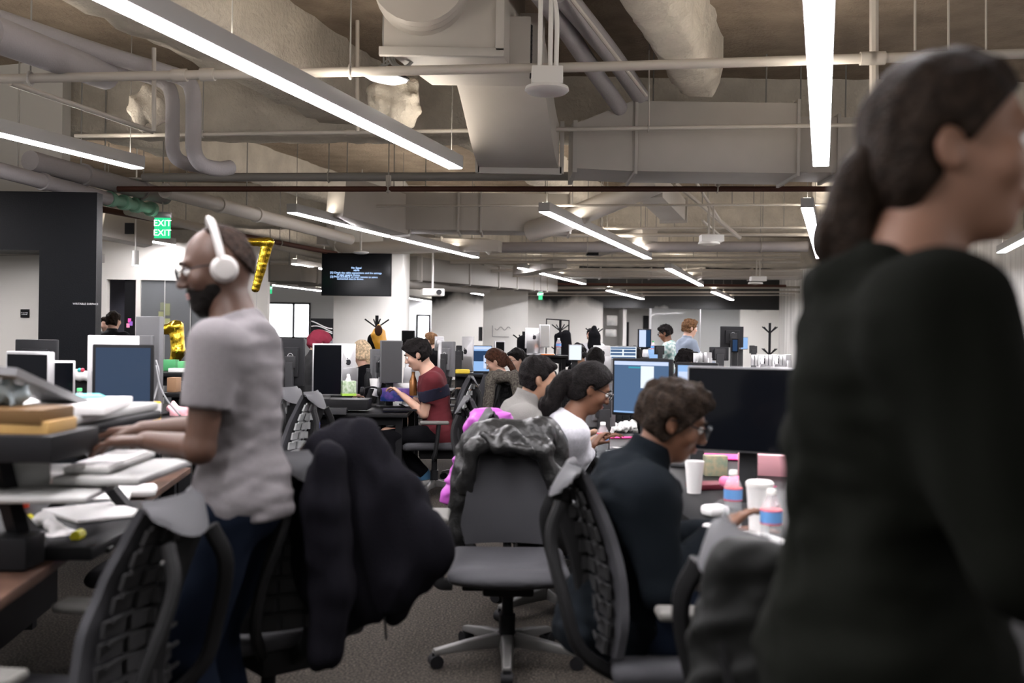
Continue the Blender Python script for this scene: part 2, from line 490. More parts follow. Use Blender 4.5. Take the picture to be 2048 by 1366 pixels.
# glass conference wall
M_glass = mat('partition_glass', (.8, .84, .84), .03, alpha=.16, spec=1.0)
g = MB().box2((x2, YB + .05, .02), (PX(1480, YB), YB + .07, 2.66)).build('window_1', M_glass); struct(g)
struct(MB().box2((x2 - .04, YB, 0), (x2 + .04, YB + .12, 2.66)).box2((PX(1400, YB) - .02, YB + .02, 0), (PX(1400, YB) + .02, YB + .1, 2.66)).build('trim_1', M_silver))
# dark framed door and pinned sheets in the recess
struct(MB().box2((PX(1255, YB+1.6), YB + 1.9, 0), (PX(1259, YB+1.6), YB + 1.99, 2.2)).box2((PX(1288, YB+1.6), YB + 1.9, 0), (PX(1299, YB+1.6), YB + 1.99, 2.45)).build('door_1', M_dark))

# far side wall with windows
M_sky = mat('window_daylight_glow', (.9, .93, .95), .6, emit=(.93, .97, 1), estr=1.1)  # glow added behind the panes in place of bright daylight
YW = 40.0
wx = [PX(p, YW) for p in (500, 533, 620, 832, 860)]
def zat(py, px, d): return P(px, py, d).z
zt, zb = zat(604, 580, YW), zat(676, 580, YW)
wall = MB().box2((wx[0] - 4, YW, 0), (wx[1], YW + .2, 4.3)).box2((wx[1], YW, zt), (wx[2], YW + .2, 4.3)).box2((wx[1], YW, 0), (wx[2], YW + .2, zb))
wall.box2((wx[2], YW, 0), (wx[3], YW + .2, 4.3)).box2((wx[3], YW, zat(628, 845, YW)), (wx[4], YW + .2, 4.3)).box2((wx[3], YW, 0), (wx[4], YW + .2, zb)).box2((wx[4], YW, 0), (x1, YW + .2, 4.3))
struct(wall.build('wall_windows', mat('cool_white_wall', (.84, .87, .88), .6)))
def window(n, xa, xb, za, zb_, y, mull):
    fr = MB(); t = .07
    fr.box2((xa, y - .05, za), (xb, y + .1, za + t)).box2((xa, y - .05, zb_ - t), (xb, y + .1, zb_))
    for x in [xa + t/2, xb - t/2] + mull: fr.box2((x - t/2, y - .05, za), (x + t/2, y + .1, zb_))
    o = struct(fr.build('window_%d' % n, M_dark))
    MB().box2((xa, y + .11, za), (xb, y + .13, zb_)).build('daylight_sheet', M_sky, o)  # added glowing sheet that gives the window its daylight
window(2, wx[1], wx[2], zb, zt, YW, [PX(586, YW)])
window(3, wx[3], wx[4], zb, zat(628, 845, YW), YW, [])
struct(MB().box2((wx[2] - .1, 24, 0), (wx[2] - .1 + .2, YW, 4.3)).build('wall_side_inner', M_white)) if False else None

# columns
M_col = mat('column_paint', (.80, .79, .75), .5, noise=.03, nscale=2)
def column(pa, pb, d, depth, name):
    a, b = PX(pa, d, 600), PX(pb, d, 600)
    return struct(MB().box2((a, d, 0), (b, d + depth, 4.3)).build(name, M_col, bev=.01))
c1 = column(667, 805, 18.0, 1.2, 'column_1')
c2 = column(967, 1056, 27.5, 1.25, 'column_2')
for c_, nm in ((c1, 'column_1'),): pass

# ------------------------------------------------------------------ near-left glossy black wall
def chalk_material():
    m = mat('glossy_black_wall', (.006, .0065, .008), .33, spec=.12, bump=.10, bscale=90)
    return m
M_chalk = chalk_material()
yb = 10.0
xa, xb_ = PX(76, yb), PX(190, yb)
struct(MB().box2((xa, yb, 0), (xb_, yb + .14, zat(383, 140, yb))).build('wall_black', M_chalk))
struct(MB().box2((xa - 3.2, yb, zat(499, 40, yb)), (xa, yb + .5, zat(383, 140, yb))).build('wall_black_header', M_chalk))
M_side = mat('warm_white_wall', (.58, .56, .52), .6)
w = MB(); w.prism([(xa - 3.2, yb + 1.6), (xa - .02, yb + .51), (xa - .02, yb + .71), (xa - 3.2, yb + 1.8)], (0, 0, 0), (1, 0, 0), (0, 1, 0), 4.3)
struct(w.build('wall_alcove', M_side))
struct(MB().box2((xa - 3.2, yb + .5, zat(499, 40, yb) + .0), (xa, yb + 1.6, zat(499, 40, yb) + .1)).build('trim_2', mat('soffit', (.3, .28, .26), .7)))
o = empty('notice_sign', P(51, 626, yb + .55), 0, 'small black notice with two lines of white writing on the white wall', 'sign')
_nx = P(51, 626, yb + .55)
# the alcove wall is angled: place sign on it
def alcove_y(x): return yb + .51 + (xa - .02 - x) * (1.09 / 3.18)
_pp = P(51, 626, alcove_y(PX(51, 10.8, 626)) ); _pp = P(51, 626, alcove_y(_pp.x))
o.location = _pp + Vector((0, -.012, 0)); o.rotation_euler = (0, 0, -math.atan(1.09 / 3.18))
MB().box2((-.055, -.006, -.045), (.055, .006, .045)).build('plate', M_black, o)
M_wtext = mat('white_lettering', (.7, .7, .7), .6)
text_obj('lettering', 'Do not write\non this wall', .017, M_wtext, o, (0, -.008, 0), (PI/2, 0, 0))
t = text_obj('wall_lettering', 'WRITABLE SURFACE', .028, M_wtext, None, P(171, 607, yb - .004), (PI/2, 0, 0))
tag(t, 'small white WRITABLE SURFACE lettering on the glossy black wall', 'sign')

# back-left partition with door and dark glass
yl = 17.0
XX = lambda px: PX(px, yl)
ZZ = lambda py, px=300: zat(py, px, yl)
zd = ZZ(559)
pw = MB()
pw.box2((XX(100), yl, 0), (XX(211), yl + .15, 3.0)).box2((XX(211), yl, zd), (XX(530), yl + .15, 3.0)).box2((XX(270), yl, 0), (XX(279), yl + .15, zd)).box2((XX(429), yl, 0), (XX(534), yl + .15, zd))
struct(pw.build('wall_partition', M_side))
dr = MB().box2((XX(246), yl + .04, 0), (XX(270), yl + .1, zd)); struct(dr.build('door_2', M_blackm))
M_dglass = mat('dark_glass', (.10, .105, .11), .12, spec=.6)
struct(MB().box2((XX(279), yl + .04, .05), (XX(429), yl + .08, zd)).build('window_4', M_dglass))
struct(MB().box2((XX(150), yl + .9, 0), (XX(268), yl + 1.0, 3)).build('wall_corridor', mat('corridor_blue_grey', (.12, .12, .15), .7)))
for k, px in enumerate((327, 379)):
    struct(MB().box2((XX(px) - .008, yl + .02, .05), (XX(px) + .008, yl + .04, zd)).build('trim_%d' % (5 + k), M_light))
for k, (px, py, c) in enumerate(((259, 640, (.85, .08, .45)), (262, 646, (.35, .15, .6)), (256, 650, (.9, .3, .5)))):
    o = MB().box(P(px, py, yl + .02 + .0), (.05, .006, .07)).build('sticky_note', mat('note_%d' % k, c, .7))
    tag(o, ['bright pink sticky note on the dark door', 'purple sticky note on the dark door', 'pale rose sticky note on the dark door'][k], 'note')
for k, (px, py, w_, h_) in enumerate(((325, 612, 9, 16), (335, 618, 10, 24), (322, 632, 10, 20), (333, 642, 14, 12))):
    o = MB().box(P(px, py, yl + .028), (w_ * yl / FPX, .004, h_ * yl / FPX)).build('poster_sheet', mat('sheet_%d' % k, (.14 + .03 * k, .15 + .03 * k, .10), .7))
    tag(o, ['olive paper taped high on the dark glass', 'wide dark green sheet taped on the glass', 'narrow khaki sheet low on the dark glass', 'short yellowish sheet lowest on the dark glass'][k], 'paper')

# ------------------------------------------------------------------ ceiling beams
def thing_mb(mb, name, mats, label, cat, group=None, **kw):
    return tag(mb.build(name, mats, **kw), label, cat, group)
def spray_beam(p0, p1, w, zb_, seed, name):
    """rough sprayed beam from p0 to p1 (x,y) hanging from the deck down to zb_"""
    p0 = Vector((p0[0], p0[1], 0)); p1 = Vector((p1[0], p1[1], 0)); L = (p1 - p0).length; d = (p1 - p0) / L; s_ = Vector((d.y, -d.x, 0))
    rnd = random.Random(seed); N = max(8, int(L / .16)); prof = []
    k = 12
    base = [(-w/2 - .02, 4.32), (-w/2, (zb_ + 4.3) / 2), (-w/2, zb_ + .10), (-w/2 + .05, zb_ + .02), (-w/4, zb_), (w/4, zb_), (w/2 - .05, zb_ + .02), (w/2, zb_ + .10), (w/2, (zb_ + 4.3) / 2), (w/2 + .02, 4.32)]
    mb = MB(); vs_ = []; n = len(base)
    for i in range(N + 1):
        c = p0 + d * (L * i / N)
        for a, z in base:
            q = c + s_ * (a + rnd.uniform(-.03, .03)); q.z = z + rnd.uniform(-.02, .02); vs_.append(q)
    fs = [(i*n+j, i*n+j+1, (i+1)*n+j+1, (i+1)*n+j) for i in range(N) for j in range(n-1)] + [tuple(range(n)), tuple(N*n + j for j in range(n))]
    mb.add(vs_, fs); return struct(mb.build(name, M_spray, sharp=60))
a0 = onz(126, 14, 3.75); a1 = onz(615, 239, 3.75)
dv = (a1 - a0).normalized(); sd = Vector((dv.y, -dv.x, 0))
def xy(v): return (v.x, v.y)
spray_beam(xy(a0 - dv * 5 + sd * .42), xy(a0 + dv * 4.6 + sd * .42), .84, 3.75, 1, 'beam_1')
b0 = onz(1290, 0, 3.75); b1 = onz(1394, 187, 3.75); dv2 = (b1 - b0).normalized()
spray_beam(xy(b0 - dv2 * 4), xy(b1 + dv2 * .1), .40, 3.75, 2, 'beam_2')
spray_beam((-14, 11.3), (9.5, 11.1), .5, 3.62, 3, 'beam_3')
spray_beam((-14, 19.2), (9.5, 19.0), .7, 3.5, 4, 'beam_4')
spray_beam((-14, 27.5), (9.5, 27.3), .7, 3.5, 5, 'beam_5')
for k in range(5):
    bx = -9.5 + 4.4 * k
    spray_beam((bx, 11.7), (bx + 7.2, 35), .45, 3.8, 10 + k, 'beam_%d' % (6 + k))
# sprayed blobs around old fixings on the deck
for k, (px, py, d, r) in enumerate(((298, 215, 8.8, .17), (790, 205, 8.9, .24))):
    v = Vox((-.4, -.4, -.3), (.4, .4, .3), .03); v.ell((0, 0, 0), (r, r * .5, r * 1.1)); v.noise(.05, 25, k)
    o = v.mesh('fireproofing_patch', M_spray); o.location = P(px, py, d); o['kind'] = 'structure'

# ------------------------------------------------------------------ linear lights
M_house = mat('lamp_housing', (.50, .50, .50), .45)
FIX = []
def fixture(p0, p1, label, w=.14, h=.11, zc=None):
    p0 = Vector(p0); p1 = Vector(p1); L = (p1 - p0).length; c = (p0 + p1) / 2
    o = empty('linear_light', c, math.atan2(p1.y - p0.y, p1.x - p0.x) - PI/2, label, 'light', 'suspended linear lights')
    hs = MB().box2((-w/2, -L/2, 0), (w/2, L/2, h)).build('housing', M_house, o, bev=.004)
    MB().box2((-w/2 + .008, -L/2 + .01, -.006), (w/2 - .008, L/2 - .01, .002)).build('diffuser', M_emit, o)
    MB().box2((-w/2 + .03, -L/2 + .03, h - .002), (w/2 - .03, L/2 - .03, h + .004)).build('added_uplight', M_uplight, o)  # unseen top strip, added to brighten the ceiling
    nc = max(2, int(L / 2.4) + 1)
    for i in range(nc):
        y = -L/2 + .12 + (L - .24) * i / (nc - 1)
        MB().cyl((0, y, h), (0, y, 4.295 - c.z), .004, seg=6).build('suspension_cable', M_rod, o)
    return o
ZL = 2.95
def fx(pa, pb, label, ext0=0, ext1=0):
    a = onz(*pa, ZL); b = onz(*pb, ZL); d = (b - a).normalized()
    return fixture(a - d * ext0, b + d * ext1, label)
fx((222, 0), (912, 336), 'long suspended light bar running from the top edge, above the man with headphones', ext0=2.6)
fx((0, 268), (278, 336), 'suspended light bar cut by the picture edge, above the glossy black wall', ext0=2.2)
fx((1638, 0), (1642, 331), 'near suspended light bar pointing straight away beside the ponytailed man', ext0=2.6)
fx((583, 424), (952, 514), 'suspended light bar passing in front of the television column')
fx((1088, 422), (1296, 516), 'suspended light bar starting under the brown pipe in mid room')
fx((1614, 414), (1640, 515), 'suspended light bar glowing behind the ponytail')
fx((60, 441), (345, 489), 'suspended light bar above the partition, behind the EXIT sign')
fx((588, 527), (720, 551), 'suspended light bar disappearing behind the television')
fx((1040, 535), (1168, 567), 'third row suspended light bar above the white column with the whiteboard sketch')
fx((1336, 536), (1402, 570), 'third row suspended light bar above the standing fair-haired man')
fx((917, 580), (990, 593), 'small far light bar just beside the second column')
fx((1216, 580), (1285, 597), 'small far light bar above the far wall black header')
fx((1426, 583), (1464, 599), 'far light bar closest to the far wall corner')
fx((520, 566), (642, 581), 'far light bar in front of the daylit windows')
fx((808, 594), (860, 602), 'tiny far light bar beside the television column')
# the same rows go on behind the camera and out of frame
for k, (x, y) in enumerate(((-4.9, -.6), (-1.9, -.6), (4.2, -.6), (5.6, 5.0), (6.6, 12), (7.2, 18.5), (-7.8, 5.0))):
    d = Vector((.31, 1, 0)).normalized()
    fixture(Vector((x, y, ZL)), Vector((x, y, ZL)) + d * 4.4, 'suspended light bar of the same rows, out of the picture')

# ------------------------------------------------------------------ pipes and ducts
def hpipe(px0, py0, px1, py1, d0, d1, r, label, m=M_pipe, name='pipe', hang=(), rings=(), fit=(), seg=12):
    a = P(px0, py0, d0); b = P(px1, py1, d1)
    root = MB().cyl(a, b, r, seg=seg).build(name, m); tag(root, label, 'pipe')
    for t in hang:
        p = a.lerp(b, t); MB().cyl(p + Vector((0, 0, r)), (p.x, p.y, 4.32), .006, seg=6).build('hanger_rod', M_rod, root)
        MB().tube(arc(p, r + .012, 0, 2*PI, 16, (b - a).normalized().cross(Vector((0,0,1))), (0, 0, 1)), .008, 6).build('hanger_ring', M_metalw, root)
    for t in rings:
        p = a.lerp(b, t); dd = (b - a).normalized() * .05
        MB().cyl(p - dd, p + dd, r * 1.35, seg=seg).build('coupling', m, root)
    return root
hpipe(-60, 158, 1180, 133, 7.05, 6.85, .034, 'long white sprinkler pipe crossing above the dish lamp', rings=(.345, .39), hang=(.1, .62))
hpipe(1180, 133, 2120, 104, 6.85, 6.6, .034, 'white sprinkler pipe passing behind the ponytailed man head', rings=(.60, .62))
hpipe(150, 271, 1180, 257, 9.3, 9.2, .02, 'thin white pipe running below the sprinkler pipe', rings=(.54,), hang=(.25,))
hpipe(1180, 257, 1715, 249, 9.2, 9.1, .02, 'thin white pipe in front of the big sheet metal duct', hang=(.22,))
hpipe(285, 354, 1700, 350, 11.6, 11.2, .05, 'thick grey pipe just above the brown pipe', m=mat('grey_pipe', (.30, .29, .275), .5), hang=(.27, .81))
hpipe(235, 377, 1680, 377, 10.9, 10.9, .031, 'dark red-brown pipe crossing the whole room', m=M_brown, hang=(.375, .83))
hpipe(752, 411, 1665, 408, 12.9, 12.9, .016, 'thin white pipe with drop elbows under the brown pipe', rings=(.12, .28))
hpipe(1100, 456, 1625, 454, 15.5, 15.5, .02, 'thin pipe under the middle duct', hang=(.2, .6))
hpipe(1105, 470, 1620, 468, 16.5, 16.5, .03, 'white pipe beneath the thin pipe of the third bay')
hpipe(985, 494, 1615, 492, 18, 18, .095, 'fat grey pipe crossing the third bay', m=M_lilac, hang=(.3, .85))
for k, (y, d, r) in enumerate(((515, 20, .02), (524, 20.6, .03), (541, 22.8, .03), (552, 24, .02), (507, 22, .02), (584, 32, .03), (575, 30, .04), (590, 34, .02))):
    hpipe(900 if k < 5 else 1040, y, 1600, y - 1, d, d, r, 'thin far ceiling pipe, ' + ['first', 'second', 'fourth', 'fifth', 'topmost', 'seventh', 'sixth', 'lowest'][k] + ' of the far stack from above', seg=8)
hpipe(1100, 567, 1572, 571, 27, 27, .035, 'short far red-brown pipe above the far wall', m=M_brown)
hpipe(190, 415, 672, 506, 12.5, 17.6, .04, 'red-brown pipe slanting from the EXIT sign to the television', m=M_brown, hang=(.3, .7))
# pipes running away from the camera
def upipe(pa, pb, z, r, label, m=M_lilac, **kw):
    a = onz(pa[0], pa[1], z); b = onz(pb[0], pb[1], z)
    root = MB().cyl(a, b, r, seg=16).build('pipe', m); tag(root, label, 'pipe')
    for t in kw.get('rings', ()):
        p = a.lerp(b, t); dd = (b - a).normalized() * .03
        MB().cyl(p - dd, p + dd, r * 1.2, seg=16).build('coupling', kw.get('rm', m), root)
    for t in kw.get('hang', ()):
        p = a.lerp(b, t); MB().cyl(p, (p.x, p.y, 4.32), .008, seg=6).build('hanger_rod', M_rod, root)
    return root
p = upipe((-120, 308), (215, 396), 2.92, .075, 'grey main pipe running to the green valve above the black wall', rings=(.55,), hang=(.4, .8))
vv = onz(215, 396, 2.92); ve = onz(306, 418, 2.92)
vr = MB().cyl(vv, ve, .062, seg=16).build('green_valve', M_green); tag(vr, 'green painted valve on the end of the grey main pipe', 'valve')
for t in (.05, .35, .6, .95):
    p_ = vv.lerp(ve, t); dd = (ve - vv).normalized() * .035
    MB().cyl(p_ - dd, p_ + dd, .088, seg=16).build('flange', M_green, vr)
MB().cyl(vv.lerp(ve, .6), vv.lerp(ve, .6) + Vector((0, 0, .3)), .03).build('stem', M_green, vr)
MB().tube(arc(vv.lerp(ve, .6) + Vector((0, 0, .3)), .09, 0, 2*PI, 20, (1,0,0), (0,1,0)), .012, 8).build('hand_wheel', M_metalw, vr)
upipe((330, 380), (700, 478), 3.0, .085, 'fat white pipe slanting down past the television column', m=M_pipe, rings=(.22, .4), hang=(.35,))
upipe((255, 420), (640, 512), 2.95, .06, 'white pipe below the fat slanting pipe', m=M_pipe, rings=(.3,))
upipe((60, 320), (330, 392), 3.1, .10, 'stout grey pipe directly above the light bar by the black wall', rings=(.35, .8), hang=(.5,))
def bentpipe(pts, r, label, m=M_lilac, seg=14):
    q = bez(pts, 8); return tag(MB().tube(q, r, seg).build('bent_pipe', m), label, 'pipe')
for k, (dx, dy, dd) in enumerate(((0, 0, 0), (42, -6, -.2))):
    d = 8.6 + dd; pts = [P(-40 + dx, 52 + dy - 18 * k, 6.3), P(200 + dx, 118 + dy, 7.9)]
    q = [P(-60 + dx, 40 + dy, 6.2), P(160 + dx * .8, 108 + dy, 7.6), P(285 + dx, 148 + dy, d - .15), P(330 + dx, 166 + dy, d), P(344 + dx, 195 + dy, d), P(345 + dx, 250 + dy * .3, d), P(346 + dx, 300, d), P(362 + dx, 322 - dy, d + .05), P(395 + dx, 331 - dy, d + .25), P(418 + dx, 334, d + .4)]
    bentpipe(q, .066 if k else .06, ['lagged pipe dropping in front of the sprayed beam, thinner of the pair', 'lagged pipe dropping in front of the sprayed beam, beside the thick bar light'][k])
tag(MB().cyl(P(-30, 60, 5.9), P(210, 150, 7.9), .11, seg=16).build('pipe', M_lilac), 'stout lilac-grey pipe under the ceiling corner by the big sprayed beam', 'pipe')
tag(MB().cyl(P(20, 165, 7.2), P(305, 262, 8.6), .022, seg=10).build('pipe', M_pipe), 'thin white branch pipe slanting under the two lagged pipes', 'pipe')
bentpipe([P(1075, -20, 7.0), P(1130, 55, 7.8), P(1180, 130, 8.7), P(1240, 215, 9.6)], .075, 'fat grey pipe beside the ceiling duct, ending at the big duct')
bentpipe([P(1118, -20, 7.0), P(1180, 55, 7.8), P(1235, 125, 8.8), P(1283, 195, 9.7)], .085, 'second fat grey pipe, next to the sprayed beam')
tag(MB().cyl(P(1138, -10, 6.8), P(1292, 190, 9.0), .016, seg=8).build('conduit', M_pipe), 'thin white conduit along the two fat grey pipes', 'conduit')
# long vertical hangers and drops
for k, (px, y0, y1, d, r, lb) in enumerate((
    (308, 95, 262, 8.0, .018, 'white drop pipe beside the sprayed patch'),
    (715, 40, 262, 8.9, .018, 'white drop pipe left of the dish lamp cable'),
    (1748, -20, 210, 6.9, .032, 'white riser pipe joined to the sprinkler pipe by the ponytailed man'),
    (1830, -20, 100, 6.9, .009, 'thin hanger rod above the back of the ponytailed man head'),
    (1897, -20, 100, 6.9, .009, 'thin hanger rod above the ponytailed man crown'),
    (1972, -20, 100, 6.9, .007, 'thin hanger rod above the ponytailed man forehead'),
    (1435, 345, 380, 10.9, .03, 'pipe clamp strap holding the brown pipe'),
    (777, 350, 384, 10.9, .03, 'pipe clamp strap of the brown pipe left part'),
    (1298, 100, 250, 9.1, .007, 'rod holding the thin pipe near the big duct'))):
    tag(MB().cyl(P(px, y0, d), P(px, y1, d), r, seg=8).build('drop_pipe', M_pipe), lb, 'pipe')

def duct_seg(pa, pb, w, h, label, flanges=(), m=M_duct, up=(0, 0, 1), fl=.03, name='duct'):
    root = MB().beam(pa, pb, w, h, up).build(name, m, bev=.004); tag(root, label, 'duct')
    pa = Vector(pa); pb = Vector(pb); dd = (pb - pa).normalized() * .015
    for t in flanges:
        p_ = pa.lerp(pb, t); MB().beam(p_ - dd, p_ + dd, w + 2*fl, h + 2*fl, up).build('flange', M_metalw, root, bev=.003)
    for t in (.15, .85):
        p_ = pa.lerp(pb, t)
        if p_.z < 4.1: MB().cyl(p_, (p_.x, p_.y, 4.295), .008, seg=6).build('hanger_rod', M_rod, root)
    return root
# big horizontal duct
za, zc = P(1400, 202, 9.6).z, P(1400, 343, 9.6).z
zm = (za + zc) / 2; hh = za - zc
bd = duct_seg((P(1262, 0, 9.9).x, 9.95, zm), (P(1586, 0, 9.9).x, 9.95, zm), .7, hh, 'big rectangular sheet metal duct crossing between the two near light bars', flanges=(.02, .99))
e0 = P(1262, 0, 9.9).x; e1 = P(1150, 0, 9.9).x
tr = MB(); vs_ = []
for x, zt_, zb_ in ((e0, za, zc), (e1, P(1180, 247, 9.6).z, zc + .02)):
    for y, z in ((9.6, zb_), (10.3, zb_), (10.3, zt_), (9.6, zt_)): vs_.append((x, y, z))
tr.add(vs_, [(0,1,2,3), (7,6,5,4), (0,4,5,1), (1,5,6,2), (2,6,7,3), (3,7,4,0)]); tr.build('transition', M_duct, bd)
MB().box((e1, 9.95, (P(1180, 247, 9.6).z + zc) / 2), (.04, .78, P(1180, 247, 9.6).z - zc + .05)).build('flange', M_metalw, bd)
duct_seg((P(1590, 0, 10.2).x, 10.3, zm + .02), (P(1720, 0, 10.2).x, 10.3, zm + .02), .6, hh - .12, 'set-back duct section behind the near straight light bar', flanges=(.6,))
# S-bend duct
prof = []
for i in range(13):
    t = i / 12; s_ = t * t * (3 - 2 * t)
    prof.append((7.75 + 1.75 * t, P(1000, 150, 8.0).z * (1 - s_) + P(1040, 328, 9.3).z * s_ - .0))
sb = MB(); vs_ = []
for i, (y, z) in enumerate(prof):
    t = i / 12; xl = P(905, 0, 8).x * (1 - t) + P(962, 0, 9.3).x * t; xr = P(1078, 0, 8).x * (1 - t) + P(1124, 0, 9.3).x * t
    for x, zz in ((xl, z), (xr, z), (xr, z + .42), (xl, z + .42)): vs_.append((x, y, zz))
fs = [(0,1,2,3), tuple(48 + k for k in (3,2,1,0))] + [(i*4+k, i*4+(k+1) % 4, (i+1)*4+(k+1) % 4, (i+1)*4+k) for i in range(12) for k in range(4)]
sbo = tag(sb.add(vs_, fs).build('curved_duct', M_duct, sharp=50), 'curved S-shaped duct sweeping down to the big duct', 'duct')
for (y, z), (pl, pr, dd) in ((prof[0], (898, 1085, 7.8)), (prof[-1], (958, 1130, 9.3))):
    xl, xr = P(pl, 0, dd).x, P(pr, 0, dd).x
    MB().box(((xl + xr) / 2, y, z - .02), (xr - xl, .04, .07)).box(((xl), y, z + .2), (.04, .04, .5)).box((xr, y, z + .2), (.04, .04, .5)).build('flange', M_metalw, sbo, bev=.003)
# plenum box with round collar and louvre
zl = P(885, 100, 7.0).z; bx0, bx1 = P(768, 50, 7.0).x, P(1000, 50, 7.0).x
pl = empty('plenum_box', ((bx0 + bx1) / 2, 7.0, zl), 0, 'boxy ceiling plenum with round spiral collar above the dish lamp', 'duct')
W = (bx1 - bx0) / 2
pm = MB(); pm.add([(-W,0,0),(W,0,0),(W,0,.75),(-W,0,.75),(-W*.35,.95,-.0),(W*1.45,.95,-.0),(W*1.45,.95,.75),(-W*.35,.95,.75)], [(0,1,2,3),(7,6,5,4),(0,4,5,1),(1,5,6,2),(2,6,7,3),(3,7,4,0)])
pm.build('casing', M_duct, pl)
MB().box((0, -.01, -.015), (2*W + .06, .05, .06)).box((W, -.01, .37), (.06, .05, .75)).build('flange', M_metalw, pl, bev=.004)
col_ = MB()
for k in range(6): col_.lathe([(.33 - .012*(k % 2), 0), (.33 - .012*((k+1) % 2), .05)], (-W*.35, -.05*k, .43), 28, R=rotx(PI/2))
col_.build('spiral_collar', M_duct, pl)
lv = MB().box2((W + .04, .35, -.02), (W + .22, .85, .36)).build('louvre_box', M_duct, pl)
sl = MB()
for k in range(9): sl.box((W + .225, .6, .03 + .035*k), (.02, .4, .012), R=roty(.5))
sl.build('louvre_slats', M_dark, pl)
# middle rectangular duct
z1, z2 = P(970, 385, 14).z, P(970, 460, 14).z
duct_seg((P(800, 0, 14).x, 14.3, (z1+z2)/2), (P(1150, 0, 14).x, 14.3, (z1+z2)/2), .6, z1 - z2, 'middle bay rectangular duct behind the second row of lights', flanges=(.0, .35, .48, .99))
duct_seg(P(672, 392, 13.2), P(806, 432, 14.2), .34, .55, 'short slanting duct joining the middle bay duct', flanges=(.98,))
tag(MB().tube([P(1062, 462, 14), P(1130, 440, 13.6), P(1230, 398, 13.2), P(1318, 362, 12.8)], .15, 16).build('round_duct', M_duct), 'round duct slanting up from the middle bay duct behind a light bar', 'duct')
tag(MB().tube([P(1330, 330, 12.6), P(1370, 372, 13.4), P(1400, 420, 14.6)], .14, 16).build('round_duct', M_duct), 'grey round duct stub hanging under the right sprayed beam', 'duct') if False else None
duct_seg(P(1300, 372, 13), P(1352, 425, 14.5), .34, .3, 'grey duct stub slanting below the brown pipe', flanges=(.9,))
duct_seg(P(812, 536, 19.6), P(1098, 566, 27), .5, .46, 'long flanged duct receding beside the television column', flanges=(.02, .3, .5, .64, .78, .9), m=mat('duct_metal_painted_shade', (.30, .285, .26), .6))  # darker copy of the duct metal, its shade put into the colour
tag(MB().cyl(P(800, 563, 19.4), P(972, 578, 25), .12, seg=14).build('round_duct', M_duct), 'round duct under the long flanged duct', 'duct')
duct_seg(P(640, 478, 18.5), P(1000, 492, 17.5), .25, .2, 'low flat duct behind the television head', flanges=(.2, .7))
tag(MB().tube(bez([P(667, 440, 18.2), P(668, 480, 18.2), P(700, 496, 18), P(790, 494, 18), P(960, 489, 17.6), P(985, 498, 17.6)], 6), .12, 14).build('round_duct', M_pipe), 'white round pipe bending over the television', 'duct')
duct_seg(P(1185, 500, 19), P(1300, 468, 17), .3, .22, 'thin slanting duct behind the end of a light bar')
duct_seg(P(560, 545, 19), P(660, 560, 24), .8, .3, 'white duct beyond the gold balloon', flanges=(.3, .7))
duct_seg(P(200, 450, 15), P(300, 470, 15.4), .5, .35, 'white air unit with louvre left of the EXIT sign')
tag(MB().box(P(259, 456, 14.6), (.13, .03, .16)).build('wall_louvre', M_dark), 'dark louvre grille on the white air unit', 'vent')
duct_seg(P(1100, 545, 24.5), P(1600, 549, 24.5), .5, .22, 'far white duct in the last bay', flanges=(.2, .4, .6, .8))
duct_seg(P(1040, 596 - 55, 22), P(1120, 596 - 70, 21), .4, .2, 'small far slanting duct by the third row light')
tag(MB().box(P(1185, 505, 18.4), (.22, .06, .09)).build('control_box', M_black), 'small black control box on the fat grey pipe', 'box')
# projector on the ceiling between the columns
o = empty('ceiling_projector', P(865, 584, 19), .2, 'white ceiling projector between the two columns', 'projector')
MB().box((0, 0, 0), (.42, .34, .14)).build('body', M_white, o, bev=.02); MB().cyl((.1, -.17, 0), (.1, -.22, 0), .05).build('lens', M_dark, o); MB().cyl((0, 0, .07), (0, 0, .9), .02).build('mount', M_white, o)
# dish lamp
o = empty('dish_lamp', P(768, 150, 7.3), 0, 'round dish lamp with coiled cable hanging below the sprinkler pipe', 'lamp')
R_ = rotx(.10) @ roty(.16)
MB().lathe([(.015, .05), (.10, .045), (.185, .012), (.19, 0), (.18, -.004)], R=R_).build('reflector', M_blackm, o)
MB().lathe([(.182, .002), (.17, -.02), (.10, -.048), (.02, -.055)], R=R_).build('glass_cover', mat('opal_glass', (.75, .75, .75), .2, emit=(1, 1, 1), estr=.25), o)
MB().tube([(0, 0, .05), (-.01, 0, .3), (0, 0, .8), (-.01, 0, 1.0)], .008, 8).tube([(.02, 0, .05), (.02, 0, .3), (.02, 0, 1.0)], .006, 8).build('suspension_cord', M_light, o)
co = MB()
for k in range(3): co.tube(arc((.12 + .01*k, .01*k, .14), .085 - .006*k, 0, 2*PI, 24, (1, 0, 0), (0, .2, 1)), .009, 8)
co.tube([(.04, 0, .09), (-.08, 0, .04)], .008, 8).tube([(.03, 0, .12), (-.05, 0, .05)], .006, 8); co.build('coiled_cable', M_light, o)
# junction box with dome
o = empty('occupancy_sensor', P(1094, 165, 6.75), 0, 'white junction box with round sensor disc hanging from two conduits', 'sensor')
MB().box((0, 0, .04), (.21, .16, .12)).build('junction_box', M_white, o, bev=.008)
MB().lathe([(.10, -.02), (.145, -.03), (.15, -.05), (.13, -.068), (.05, -.075), (.01, -.076)], seg=32).build('sensor_disc', M_white, o)
for k, (xx, cv) in enumerate(((-.05, 0), (.02, .0), (.06, -.12))):
    MB().tube(bez([(xx, 0, .1), (xx, 0, .45), (xx + cv * .3, .05, .62), (xx + cv, .2, .75)], 6), .016, 8).build('conduit', M_white, o)
